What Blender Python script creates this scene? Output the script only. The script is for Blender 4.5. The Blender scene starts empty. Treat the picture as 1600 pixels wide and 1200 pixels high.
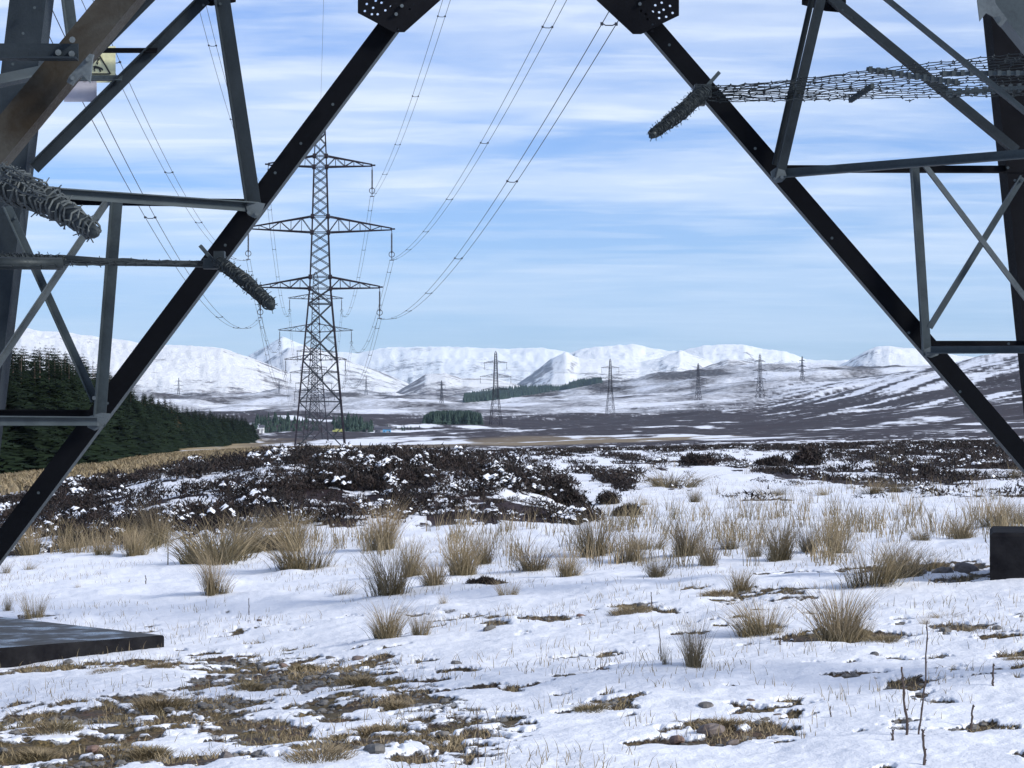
import bpy, math, random
import numpy as np
from mathutils import Vector, Matrix
from mathutils.geometry import tessellate_polygon
R = math.radians
random.seed(7)
C = bpy.context.scene.collection
F = 3560.0            # focal length in photo pixels (1600 wide)
EYE = 1.6
Y0 = 655.0            # horizon row of the photo
PITCH = math.atan(55 / F)
# ---------------------------------------------------------------- camera
sc = bpy.context.scene
cam = bpy.data.cameras.new('camera'); camo = bpy.data.objects.new('camera', cam); C.objects.link(camo)
camo.location = (0, 0, EYE); camo.rotation_euler = (R(90) + PITCH, 0, 0)
cam.sensor_width = 36; cam.lens = 36 * F / 1600; cam.clip_start = .1; cam.clip_end = 90000
sc.camera = camo
# ---------------------------------------------------------------- sky, sun, exposure
SUN_EL, SUN_AZ = R(28), R(118)         # azimuth clockwise from the view direction (+Y): to the right
w = bpy.data.worlds.new('World'); sc.world = w; w.use_nodes = True
nt = w.node_tree; N = nt.nodes; L = nt.links; N.clear()
def nd(t, **k):
    n = N.new(t)
    for a, b in k.items(): setattr(n, a, b)
    return n
def wmath(op, a, b=None, c=None):
    n = nd('ShaderNodeMath', operation=op)
    for i, v in enumerate((a, b, c)):
        if v is None: continue
        if isinstance(v, (int, float)): n.inputs[i].default_value = v
        else: L.new(v, n.inputs[i])
    return n.outputs[0]
out = nd('ShaderNodeOutputWorld'); bg = nd('ShaderNodeBackground'); L.new(bg.outputs[0], out.inputs[0])
sky = nd('ShaderNodeTexSky', sky_type='NISHITA'); sky.sun_disc = False
sky.sun_elevation = SUN_EL; sky.sun_rotation = SUN_AZ; sky.air_density = 1.0; sky.dust_density = .3; sky.ozone_density = 2.0
tc = nd('ShaderNodeTexCoord'); sep = nd('ShaderNodeSeparateXYZ'); L.new(tc.outputs['Generated'], sep.inputs[0])
zc = wmath('MAXIMUM', sep.outputs[2], 0.0)
den = wmath('ADD', zc, 0.05)
cx = wmath('DIVIDE', sep.outputs[0], den); cy = wmath('DIVIDE', sep.outputs[1], den)
comb = nd('ShaderNodeCombineXYZ'); L.new(cx, comb.inputs[0]); L.new(cy, comb.inputs[1])
def cloud(scale, sx, sy, rot, det, rough, lo, hi, dist=0.6, loc=(0, 0, 0)):
    mp = nd('ShaderNodeMapping'); mp.inputs['Scale'].default_value = (sx, sy, 1); mp.inputs['Rotation'].default_value = (0, 0, R(rot))
    mp.inputs['Location'].default_value = loc
    L.new(comb.outputs[0], mp.inputs[0])
    nz = nd('ShaderNodeTexNoise'); nz.inputs['Scale'].default_value = scale; nz.inputs['Detail'].default_value = det
    nz.inputs['Roughness'].default_value = rough; nz.inputs['Distortion'].default_value = dist
    L.new(mp.outputs[0], nz.inputs['Vector'])
    mr = nd('ShaderNodeMapRange', interpolation_type='SMOOTHSTEP'); mr.inputs[1].default_value = lo; mr.inputs[2].default_value = hi
    L.new(nz.outputs[0], mr.inputs[0]); return mr.outputs[0]
c1 = cloud(.85, .62, .85, 2, 6, .55, .36, .62, .25)
c2 = cloud(4.0, .5, 1.2, -2, 5, .58, .42, .72, .45, (3, 1, 0))
cl = wmath('MULTIPLY', wmath('ADD', wmath('MULTIPLY', c1, .75), wmath('MULTIPLY', c2, .38)), 1.0)
# the cloud sheet thins out towards the horizon
hz = nd('ShaderNodeMapRange', interpolation_type='SMOOTHSTEP'); hz.inputs[1].default_value = .015; hz.inputs[2].default_value = .115
hz.inputs[3].default_value = .22; hz.inputs[4].default_value = .86
L.new(sep.outputs[2], hz.inputs[0])
cf = wmath('MINIMUM', wmath('MULTIPLY', cl, hz.outputs[0]), 1.0)
tint = nd('ShaderNodeMixRGB', blend_type='MULTIPLY'); tint.inputs[0].default_value = 1; tint.inputs[2].default_value = (.60, .80, 1.32, 1)
L.new(sky.outputs[0], tint.inputs[1])
mixc = nd('ShaderNodeMixRGB'); L.new(cf, mixc.inputs[0]); L.new(tint.outputs[0], mixc.inputs[1]); mixc.inputs[2].default_value = (7.5, 8.2, 9.2, 1)
L.new(mixc.outputs[0], bg.inputs[0]); bg.inputs[1].default_value = .085
sun = bpy.data.lights.new('sun', 'SUN'); sun.energy = 3.5; sun.angle = R(12); sun.color = (1, .95, .87)
suno = bpy.data.objects.new('sun', sun); C.objects.link(suno)
sd = Vector((math.sin(SUN_AZ) * math.cos(SUN_EL), math.cos(SUN_AZ) * math.cos(SUN_EL), math.sin(SUN_EL)))
suno.rotation_euler = sd.to_track_quat('Z', 'Y').to_euler()
sc.view_settings.view_transform = 'Standard'; sc.view_settings.look = 'None'; sc.view_settings.gamma = 1
sc.view_settings.exposure = 0.53
sc.render.engine = 'CYCLES'
sc.cycles.volume_bounces = 1; sc.cycles.max_bounces = 6; sc.cycles.transparent_max_bounces = 8
# ---------------------------------------------------------------- helpers
def P(px, py, d):
    "world point seen at photo pixel (px,py) at depth d"
    a, b = (px - 800) / F, (600 - py) / F
    v = Vector((a, math.cos(PITCH) - b * math.sin(PITCH), math.sin(PITCH) + b * math.cos(PITCH)))
    return Vector((0, 0, EYE)) + v * (d / v.y)
def tag(o, label=None, cat=None, group=None, kind=None):
    if label: o['label'] = label
    if cat: o['category'] = cat
    if group: o['group'] = group
    if kind: o['kind'] = kind
    return o
def empty(name, loc=(0, 0, 0), rz=0):
    o = bpy.data.objects.new(name, None); o.empty_display_size = .3; C.objects.link(o); o.location = loc; o.rotation_euler.z = rz; return o
def copy_tree(o, parent=None):
    c = o.copy(); C.objects.link(c); c.parent = parent
    for ch in list(o.children): copy_tree(ch, c)
    return c
class MB:
    def __init__(s): s.v = []; s.f = []; s.m = []; s.mi = 0
    def add(s, vs, fs):
        b = len(s.v); s.v += [tuple(v) for v in vs]; s.f += [tuple(i + b for i in f) for f in fs]; s.m += [s.mi] * len(fs)
    def prism(s, p0, p1, prof, u, v):
        n = len(prof); A = [p0 + u * a + v * b for a, b in prof]; B = [p1 + u * a + v * b for a, b in prof]
        fs = [(i, (i + 1) % n, n + (i + 1) % n, n + i) for i in range(n)] + [tuple(range(n))[::-1], tuple(range(n, 2 * n))]
        s.add(A + B, fs)
    def bar(s, p0, p1, w, h=None):
        h = h or w; p0, p1 = Vector(p0), Vector(p1); a = (p1 - p0).normalized()
        up = Vector((0, 0, 1)) if abs(a.z) < .9 else Vector((0, 1, 0))
        u = a.cross(up).normalized(); v = u.cross(a)
        s.prism(p0, p1, [(-w/2, -h/2), (w/2, -h/2), (w/2, h/2), (-w/2, h/2)], u, v)
    def tube(s, pts, r, n=6, cap=True, rs=None):
        pts = [Vector(p) for p in pts]; k = len(pts); vs = []
        prev = None
        for i, p in enumerate(pts):
            a = (pts[min(i + 1, k - 1)] - pts[max(i - 1, 0)]).normalized()
            if prev is None:
                up = Vector((0, 0, 1)) if abs(a.z) < .9 else Vector((0, 1, 0)); u = a.cross(up).normalized()
            else:
                u = (prev - a * prev.dot(a)).normalized()
            prev = u; v = a.cross(u); rr = rs[i] if rs else r
            vs += [p + (u * math.cos(2*math.pi*j/n) + v * math.sin(2*math.pi*j/n)) * rr for j in range(n)]
        fs = [(i*n + j, i*n + (j+1) % n, (i+1)*n + (j+1) % n, (i+1)*n + j) for i in range(k-1) for j in range(n)]
        if cap: fs += [tuple(range(n))[::-1], tuple(range((k-1)*n, k*n))]
        s.add(vs, fs)
    def box(s, c, sx, sy, sz, rz=0):
        m = Matrix.Rotation(rz, 3, 'Z'); c = Vector(c)
        vs = [c + m @ Vector((x*sx/2, y*sy/2, z*sz/2)) for z in (-1, 1) for x, y in ((-1,-1),(1,-1),(1,1),(-1,1))]
        s.add(vs, [(3,2,1,0),(4,5,6,7),(0,1,5,4),(1,2,6,5),(2,3,7,6),(3,0,4,7)])
    def plate(s, outer, holes, t, nrm=Vector((0, 1, 0))):
        "flat plate with real round holes; outer, holes: loops of Vectors in a plane"
        loops = [outer] + holes; flat = [p for l in loops for p in l]; n = len(flat)
        tr = tessellate_polygon([[Vector(p) for p in l] for l in loops])
        vs = flat + [p + nrm * t for p in flat]; fs = [tuple(x) for x in tr] + [tuple(i + n for i in x[::-1]) for x in tr]
        o = 0
        for l in loops:
            k = len(l); fs += [(o+i, o+(i+1) % k, n+o+(i+1) % k, n+o+i) for i in range(k)]; o += k
        s.add(vs, fs)
    def build(s, name, mat, parent=None, smooth=False):
        me = bpy.data.meshes.new(name); me.from_pydata(s.v, [], s.f)
        for m in (mat if isinstance(mat, (list, tuple)) else [mat]): me.materials.append(m)
        if s.mi or any(s.m): me.polygons.foreach_set('material_index', s.m)
        if smooth: me.polygons.foreach_set('use_smooth', [True] * len(s.f))
        me.update(); o = bpy.data.objects.new(name, me); C.objects.link(o); o.parent = parent
        return o
def npmesh(name, V, Q, mat, parent=None, smooth=True, attrs=None):
    me = bpy.data.meshes.new(name); nq, k = Q.shape
    me.vertices.add(len(V)); me.vertices.foreach_set('co', np.ascontiguousarray(V, dtype=np.float32).ravel())
    me.loops.add(nq * k); me.loops.foreach_set('vertex_index', np.ascontiguousarray(Q, dtype=np.int32).ravel())
    me.polygons.add(nq); me.polygons.foreach_set('loop_start', np.arange(0, nq * k, k, dtype=np.int32))
    me.polygons.foreach_set('loop_total', np.full(nq, k, dtype=np.int32))
    me.update(calc_edges=True); me.validate()
    me.polygons.foreach_set('use_smooth', np.full(len(me.polygons), smooth))
    for a, v in (attrs or {}).items():
        at = me.attributes.new(a, 'FLOAT', 'POINT'); at.data.foreach_set('value', np.ascontiguousarray(v, dtype=np.float32).ravel())
    for m in (mat if isinstance(mat, (list, tuple)) else [mat]): me.materials.append(m)
    o = bpy.data.objects.new(name, me); C.objects.link(o); o.parent = parent
    return o
rng = np.random.RandomState(3)
PERM = rng.permutation(4096).astype(np.int64); VAL = rng.rand(4096)
def vn(x, y, seed=0):
    xi = np.floor(x).astype(np.int64); yi = np.floor(y).astype(np.int64); fx = x - xi; fy = y - yi
    fx = fx*fx*fx*(fx*(fx*6-15)+10); fy = fy*fy*fy*(fy*(fy*6-15)+10)
    def h(i, j): return VAL[PERM[(PERM[(i + seed * 131) & 4095] + j) & 4095]]
    a = h(xi, yi); b = h(xi+1, yi); c = h(xi, yi+1); d = h(xi+1, yi+1)
    return (a*(1-fx)+b*fx)*(1-fy) + (c*(1-fx)+d*fx)*fy
def fbm(x, y, o=4, seed=0, g=.5):
    s = 0; a = 1; t = 0
    for i in range(o):
        s = s + a * vn(x, y, seed + i * 7); t += a; a *= g; x, y = x*1.9*.8+y*1.9*.6+17.3, -x*1.9*.6+y*1.9*.8+5.1
    return s / t
def ridged(x, y, o=5, seed=0):
    s = 0; a = 1; t = 0
    for i in range(o):
        s = s + a * (1 - np.abs(2*vn(x, y, seed + i*7) - 1)); t += a; a *= .5; x, y = x*1.6+y*1.2+17.3, -x*1.2+y*1.6+5.1
    return s / t
def ss(a, b, x):
    t = np.clip((x - a) / (b - a), 0, 1); return t*t*(3-2*t)
# ---------------------------------------------------------------- materials
def mat(name, build, disp=False):
    m = bpy.data.materials.new(name); m.use_nodes = True; t = m.node_tree; b = t.nodes['Principled BSDF']
    build(t, b); return m
def tn(t, typ, ins=None, **k):
    n = t.nodes.new(typ)
    for a, v in k.items(): setattr(n, a, v)
    for a, v in (ins or {}).items():
        if hasattr(v, 'is_output'): t.links.new(v, n.inputs[a])
        else: n.inputs[a].default_value = v
    return n
def noise(t, scale, det=4, rough=.55, vec=None, dist=0):
    n = tn(t, 'ShaderNodeTexNoise', {'Scale': scale, 'Detail': det, 'Roughness': rough, 'Distortion': dist})
    if vec is not None: t.links.new(vec, n.inputs['Vector'])
    return n.outputs[0]
def mixc_(t, fac, a, b, mode='MIX'):
    n = tn(t, 'ShaderNodeMixRGB', blend_type=mode)
    for i, v in ((0, fac), (1, a), (2, b)):
        if hasattr(v, 'is_output'): t.links.new(v, n.inputs[i])
        else: n.inputs[i].default_value = v if i == 0 else (*v, 1)
    return n.outputs[0]
def mr(t, v, lo, hi, a=0., b=1.):
    return tn(t, 'ShaderNodeMapRange', {0: v, 1: lo, 2: hi, 3: a, 4: b}).outputs[0]
def mth(t, op, a, b=0.):
    return tn(t, 'ShaderNodeMath', {0: a, 1: b}, operation=op).outputs[0]
def geo(t): return tn(t, 'ShaderNodeNewGeometry').outputs['Position']
def objc(t): return tn(t, 'ShaderNodeTexCoord').outputs['Object']
def bump(t, b, h, s, d=.02):
    n = tn(t, 'ShaderNodeBump', {'Strength': s, 'Distance': d, 'Height': h}); t.links.new(n.outputs[0], b.inputs['Normal'])
def steel(name, c1, c2, metal=.2, rough=.6, rust=None, sc_=3., spec=.2):
    def f(t, b):
        p = geo(t); a = noise(t, sc_, 5, .6, p); c = mixc_(t, mr(t, a, .3, .7), c1, c2)
        fine = noise(t, 60, 3, .6, p); c = mixc_(t, mr(t, fine, .35, .75, 0, .35), c, tuple(x*1.5 for x in c2))
        if rust:
            r = noise(t, 1.7, 5, .7, p, .4); c = mixc_(t, mr(t, r, .42, .66), c, rust)
        t.links.new(c, b.inputs['Base Color']); b.inputs['Metallic'].default_value = metal
        t.links.new(mr(t, fine, .3, .7, rough-.12, rough+.15), b.inputs['Roughness'])
        b.inputs['Specular IOR Level'].default_value = spec; bump(t, b, fine, .25, .004)
    return mat(name, f)
M = {}
M['galv'] = steel('galvanised_steel', (.024,.033,.040), (.052,.068,.076))
M['galv_light'] = steel('weathered_zinc', (.050,.062,.071), (.10,.12,.13), .15)
M['dark'] = steel('shaded_black_steel', (.003,.0036,.005), (.0055,.0062,.008), 0, .75, spec=.03)  # near-black base colour paints in the shade on the backlit faces
M['leg'] = steel('leg_steel', (.010,.015,.020), (.024,.032,.039), .05, .65, spec=.12)
M['legdark'] = steel('dark_leg_steel', (.0035,.004,.0055), (.008,.0085,.0105), 0, .75, spec=.04)
M['rusty'] = steel('rust_stained_steel', (.030,.030,.026), (.052,.050,.043), .1, .6, rust=(.020,.0145,.008))
M['barb'] = steel('barbed_wire_steel', (.014,.019,.022), (.030,.038,.042), .3, .5, sc_=12)
M['barbl'] = steel('lichen_grey_barbed_wire', (.036,.044,.048), (.072,.085,.09), .2, .6, sc_=12)
M['lattice'] = steel('distant_lattice_steel', (.02,.018,.026), (.03,.027,.035), 0, .8, sc_=.5, spec=.03)
M['lattice_g'] = steel('grey_lattice_steel', (.028,.033,.042), (.045,.052,.062), 0, .8, sc_=.5, spec=.05)
M['wire'] = steel('conductor_wire', (.03,.035,.045), (.05,.055,.065), .2, .5)
M['insul'] = steel('insulator_glass', (.04,.04,.05), (.07,.07,.085), 0, .3)
def _conc(t, b):
    p = geo(t); a = noise(t, 2.2, 6, .6, p); c = mixc_(t, mr(t, a, .35, .65), (.010,.011,.012), (.034,.035,.034))
    f = noise(t, 25, 4, .6, p); c = mixc_(t, mr(t, f, .55, .8, 0, .5), c, (.08,.08,.075)); t.links.new(c, b.inputs['Base Color'])
    t.links.new(mr(t, a, .42, .55, .22, .7), b.inputs['Roughness']); bump(t, b, f, .3, .01)
M['conc'] = mat('wet_dark_concrete', _conc)
def _darkc(t, b):
    p = geo(t); a = noise(t, 6, 6, .6, p); t.links.new(mixc_(t, mr(t, a, .3, .7), (.006,.006,.008), (.02,.02,.022)), b.inputs['Base Color']); b.inputs['Roughness'].default_value = .8; b.inputs['Specular IOR Level'].default_value = .05
    bump(t, b, a, .5, .02)
M['darkconc'] = mat('black_concrete', _darkc)  # near-black mottled colour, used on footing sides and the right block
def flat(name, c, rough=.6, var=.15, sc_=20):
    def f(t, b):
        a = noise(t, sc_, 4, .6, objc(t)); t.links.new(mixc_(t, mr(t, a, .3, .7), tuple(x*(1-var) for x in c), tuple(x*(1+var) for x in c)), b.inputs['Base Color']); b.inputs['Roughness'].default_value = rough
    return mat(name, f)
M['yellow'] = flat('faded_yellow_sign', (.60,.60,.38)); M['ink'] = flat('black_sign_ink', (.012,.014,.012)); M['greysign'] = flat('grey_sign_back', (.36,.36,.42), var=.06)
M['white'] = flat('white_paint', (.7,.72,.72)); M['blue'] = flat('blue_shed', (.10,.32,.55)); M['roofd'] = flat('dark_roof', (.07,.07,.09)); M['wallg'] = flat('grey_wall', (.25,.25,.27)); M['hivis'] = flat('yellow_vehicle', (.40,.42,.14)); M['glass'] = flat('dark_window', (.03,.04,.05), .15)
def _ground(t, b):
    p = geo(t)
    sn = tn(t, 'ShaderNodeAttribute', attribute_name='snow').outputs['Fac']
    hth = tn(t, 'ShaderNodeAttribute', attribute_name='heath').outputs['Fac']
    grs = tn(t, 'ShaderNodeAttribute', attribute_name='grass').outputs['Fac']
    near = tn(t, 'ShaderNodeAttribute', attribute_name='near').outputs['Fac']
    n1 = noise(t, 9, 6, .65, p); n2 = noise(t, 55, 4, .65, p); n3 = noise(t, 2.2, 4, .6, p); n4 = noise(t, .05, 6, .7, p)
    vor = tn(t, 'ShaderNodeTexVoronoi', {'Scale': 28., 'Vector': p}); vd = vor.outputs['Distance']
    soil = mixc_(t, mr(t, n2, .38, .64), (.018,.013,.010), (.105,.078,.055))
    soil = mixc_(t, mr(t, n1, .52, .66), soil, (.10,.055,.035))
    moss = mixc_(t, mr(t, n2, .38, .66), (.030,.024,.012), (.17,.125,.055))
    soil = mixc_(t, mr(t, n3, .42, .6), soil, moss)
    hcol = mixc_(t, mr(t, n4, .35, .65), (.016,.009,.011), (.038,.023,.026))
    hcol = mixc_(t, mth(t, 'MULTIPLY', far, .6) if 0 else mr(t, n1, .4, .7), hcol, (.014,.008,.008))
    gcol = mixc_(t, mr(t, n1, .3, .7), (.20,.145,.075), (.40,.31,.17))
    base = mixc_(t, hth, soil, hcol); base = mixc_(t, grs, base, gcol)
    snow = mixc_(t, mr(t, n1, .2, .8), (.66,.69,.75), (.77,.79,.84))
    k = mth(t, 'ADD', sn, mth(t, 'MULTIPLY', mth(t, 'SUBTRACT', n1, .5), mth(t, 'MULTIPLY', near, .7)))
    k = mth(t, 'ADD', k, mth(t, 'MULTIPLY', mth(t, 'SUBTRACT', n2, .5), mth(t, 'MULTIPLY', near, .45)))
    nf = noise(t, .11, 8, .72, p); k = mth(t, 'ADD', k, mth(t, 'MULTIPLY', mth(t, 'SUBTRACT', nf, .5), mth(t, 'MULTIPLY', mth(t, 'SUBTRACT', 1., near), 2.0)))
    far = mr(t, tn(t, 'ShaderNodeVectorMath', {0: p}, operation='LENGTH').outputs['Value'], 1500, 2600)
    lo = mth(t, 'SUBTRACT', mr(t, near, 0, 1, .26, .42), mth(t, 'MULTIPLY', far, .16)); hi = mth(t, 'ADD', mr(t, near, 0, 1, .64, .58), mth(t, 'MULTIPLY', far, .30))
    k2 = tn(t, 'ShaderNodeMapRange', {0: k, 1: lo, 2: hi}).outputs[0]
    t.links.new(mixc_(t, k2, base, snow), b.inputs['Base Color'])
    b.inputs['Roughness'].default_value = .75
    b.inputs['Specular IOR Level'].default_value = .25
    h = mth(t, 'ADD', mth(t, 'MULTIPLY', n1, .7), mth(t, 'ADD', mth(t, 'MULTIPLY', n2, .25), mth(t, 'MULTIPLY', k2, 1.0)))
    nb = tn(t, 'ShaderNodeBump', {'Distance': .020, 'Height': h, 'Strength': near}); t.links.new(nb.outputs[0], b.inputs['Normal'])
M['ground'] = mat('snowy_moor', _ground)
def _hill(t, b):
    p = geo(t); sn = tn(t, 'ShaderNodeAttribute', attribute_name='snow').outputs['Fac']
    n = noise(t, .010, 10, .74, p); n2 = noise(t, .035, 6, .75, p); n3 = noise(t, .0015, 5, .6, p)
    rock = mixc_(t, mr(t, n3, .35, .65), (.10,.085,.10), (.17,.15,.16))
    snow = mixc_(t, mr(t, n3, .3, .7), (.80,.82,.85), (.90,.91,.92))
    k = mth(t, 'ADD', sn, mth(t, 'ADD', mth(t, 'MULTIPLY', mth(t, 'SUBTRACT', n, .5), 1.5), mth(t, 'MULTIPLY', mth(t, 'SUBTRACT', n2, .5), .9)))
    t.links.new(mixc_(t, mr(t, k, .38, .62), rock, snow), b.inputs['Base Color']); b.inputs['Roughness'].default_value = .9
    nb = tn(t, 'ShaderNodeBump', {'Distance': 30., 'Height': n, 'Strength': 1.}); t.links.new(nb.outputs[0], b.inputs['Normal'])
M['hill'] = mat('snowy_mountain', _hill)
def _rush(t, b):
    o = objc(t); z = tn(t, 'ShaderNodeSeparateXYZ', {0: o}).outputs[2]
    r = tn(t, 'ShaderNodeAttribute', attribute_name='r').outputs['Fac']; oi = tn(t, 'ShaderNodeObjectInfo').outputs['Random']
    straw = mixc_(t, r, (.15,.105,.06), (.35,.28,.175)); green = mixc_(t, r, (.050,.042,.018), (.16,.135,.06))
    c = mixc_(t, mr(t, mth(t, 'ADD', z, mth(t, 'MULTIPLY', r, .3)), .06, .42), green, straw)
    c = mixc_(t, mth(t, 'MULTIPLY', oi, .35), c, (.12,.10,.045)); t.links.new(c, b.inputs['Base Color']); b.inputs['Roughness'].default_value = .7
M['rush'] = mat('dry_rushes', _rush)
def _straw(t, b):
    r = tn(t, 'ShaderNodeAttribute', attribute_name='r').outputs['Fac']; n = noise(t, 1.3, 4, .6, geo(t))
    c = mixc_(t, r, (.085,.060,.032), (.29,.23,.14)); c = mixc_(t, mr(t, n, .45, .65, 0, .6), c, (.10,.088,.038)); t.links.new(c, b.inputs['Base Color']); b.inputs['Roughness'].default_value = .8
M['straw'] = mat('dry_grass', _straw)
def _heather(t, b):
    r = tn(t, 'ShaderNodeAttribute', attribute_name='r').outputs['Fac']
    c = mixc_(t, r, (.0025,.002,.002), (.026,.014,.011)); t.links.new(c, b.inputs['Base Color']); b.inputs['Roughness'].default_value = .8
M['heather'] = mat('dark_heather', _heather)
M['snow'] = flat('snow_lump', (.82,.85,.91), .7, .04, 8)
def _leaf(name, a, bb):
    def f(t, b):
        p = geo(t); n = noise(t, .35, 5, .7, p); oi = tn(t, 'ShaderNodeObjectInfo').outputs['Random']; r = tn(t, 'ShaderNodeAttribute', attribute_name='r').outputs['Fac']
        c = mixc_(t, mr(t, n, .3, .7), a, bb); c = mixc_(t, mth(t, 'MULTIPLY', oi, .45), c, tuple(x*.55 for x in a)); c = mixc_(t, mth(t, 'MULTIPLY', r, .6), c, tuple(x*1.5 for x in bb))
        t.links.new(c, b.inputs['Base Color']); b.inputs['Roughness'].default_value = .8; b.inputs['Specular IOR Level'].default_value = .1
    return mat(name, f)
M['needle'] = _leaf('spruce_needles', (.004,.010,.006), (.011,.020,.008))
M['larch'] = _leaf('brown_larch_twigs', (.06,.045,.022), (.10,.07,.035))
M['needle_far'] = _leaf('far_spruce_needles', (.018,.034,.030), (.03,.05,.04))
M['bark'] = flat('bark', (.09,.06,.045)); M['twig'] = flat('dead_stem', (.045,.028,.022)); M['track'] = flat('grey_gravel_track', (.15,.145,.14), .8, .3, 3)
def _stone(t, b):
    p = geo(t); n = noise(t, 14, 5, .6, p); oi = tn(t, 'ShaderNodeObjectInfo').outputs['Random']
    c = mixc_(t, mr(t, n, .3, .7), (.06,.06,.062), (.16,.155,.15)); c = mixc_(t, mr(t, oi, .55, .9, 0, .7), c, (.17,.095,.07)); t.links.new(c, b.inputs['Base Color']); b.inputs['Roughness'].default_value = .7
    bump(t, b, n, .4, .02)
M['stone'] = mat('field_stone', _stone)
# ---------------------------------------------------------------- terrain
COLS = [-2500, -800, 0, 400, 800, 1200, 1600, 2400, 4500]
TD = [0, 10, 19, 33, 60, 120, 200, 312, 600, 950, 1490, 2300, 2900, 3800, 5500, 9000, 60000]
TZ = np.array([
 [0]*9,
 [-.5,-.25,-.12,-.05,0,.05,.12,.3,.6],
 [-1,-.6,-.46,-.34,-.05,.12,.26,.45,1],
 [-1.5,-.8,-.5,-.3,-.1,.1,.25,.6,1.2],
 [-2,-1.2,-.7,-.2,-.1,.0,.2,1,2],
 [-4,-3,-1.9,-.25,-.2,-.1,.1,1.5,4],
 [-5,-4,-3.6,-1.6,-1.2,-.8,-.3,2,8],
 [-6,-5,-5,-2.6,-2.6,-1.7,-.8,3,12],
 [-9,-8,-8,-6,-5.4,-3.4,.2,10,25],
 [-11,-10,-10,-9.4,-6,-3.2,4,25,40],
 [-9,-6,-3,-1.5,-.6,2,18,50,80],
 [0,0,2,4,8,20,60,110,160],
 [10,10,8,10,15,34,83,150,200],
 [40,40,30,28,28,60,92,180,220],
 [60,60,55,56,60,128,110,180,220],
 [60,60,55,56,60,110,110,180,220],
 [60]*9], dtype=float)
MPX = [-400, 0, 80, 150, 250, 350, 450, 560, 700, 790, 850, 890, 940, 1000]
MCR = [835, 822, 800, 778, 756, 748, 733, 731, 731, 736, 756, 782, 800, 800]
def terrain(x, y, detail=True):
    x = np.asarray(x, float); y = np.asarray(y, float)
    r = np.hypot(x, y); th = np.arctan2(x, y); thc = np.clip(th, -.8, .8)
    px = np.clip(800 + F * np.tan(thc), -2500, 4500)
    dd = np.maximum(r * np.cos(np.clip(th, -.5, .5)), 0)
    ci = np.interp(px, COLS, np.arange(len(COLS))); c0 = np.clip(np.floor(ci).astype(int), 0, len(COLS)-2); cf = ci - c0
    li = np.interp(dd, TD, np.arange(len(TD))); l0 = np.clip(np.floor(li).astype(int), 0, len(TD)-2); lf = li - l0
    z = (TZ[l0, c0]*(1-cf) + TZ[l0, c0+1]*cf)*(1-lf) + (TZ[l0+1, c0]*(1-cf) + TZ[l0+1, c0+1]*cf)*lf
    # heather mound
    cr = EYE - (np.interp(px, MPX, MCR) - Y0) / F * 46
    up = ss(31, 46, dd) * (1 - ss(47, 95, dd)); wob = ss(.2, .8, vn(px/70., dd/6., 5))*.12
    g46 = np.interp(px, [-400, 0, 800, 1600], [-.9, -.6, -.1, .22])
    z = z + np.maximum(cr - g46, 0) * up * ((px > -399) & (px < 1000)) * (1 + wob*.5*(1-ss(42,46,dd)))
    z = z * (1 - ss(1.4, 2.6, np.abs(th)))
    if detail:
        z = z + (fbm(x*.45, y*.45, 4, 11)-.5) * .07 * ss(2, 12, dd) * (1 - ss(400, 800, dd))
        z = z + (ss(.45,.75,fbm(x*1.1, y*.8, 4, 24))) * .03 * (1 - ss(60, 160, dd)) + (fbm(x*2.2, y*2.2, 4, 21)-.5) * .055 * (1 - ss(60, 160, dd))
        z = z + (fbm(x*.09, y*.06, 4, 31)-.5) * .55 * ss(40, 110, dd) * (1 - ss(1500, 3000, dd))
        a = np.maximum(dd, 1); z = z + (fbm(x/180., y/180., 6, 41)-.5) * .010 * a * ss(350, 900, dd)
    return z
SM = MB()
def hit(px, py, dmin=8, dmax=7000):
    "where the sight line through a photo pixel meets the land"
    ds = np.geomspace(dmin, dmax, 2600)
    a, b = (px - 800) / F, (600 - py) / F
    vy = math.cos(PITCH) - b*math.sin(PITCH); vz = math.sin(PITCH) + b*math.cos(PITCH)
    X = a/vy*ds; Z = EYE + vz/vy*ds; T = terrain(X, ds); below = np.nonzero(Z <= T)[0]
    i = below[0] if len(below) else len(ds)-1
    return Vector((X[i], ds[i], T[i]))
BARE = [(170,1053,200,9),(450,1062,170,24),(560,1090,110,30),(250,1100,80,14),(120,1140,170,32),(60,1185,150,24),(330,1128,110,20),(600,1160,190,26),(430,1150,110,16),
 (690,1112,55,9),(575,1040,70,7),(1130,1150,105,20),(1000,955,50,9),(840,977,70,4),(730,973,55,9),(1300,1002,100,6),(1500,984,50,8),(1170,936,70,8),(1450,893,110,10),
 (1580,1034,30,6),(700,1190,110,16),(300,1190,120,12),(1560,1005,40,5),(1220,900,60,4),(520,1120,70,12),(925,1112,30,8),(640,1100,50,8),(770,990,25,5),(1200,1140,60,8)]
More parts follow.
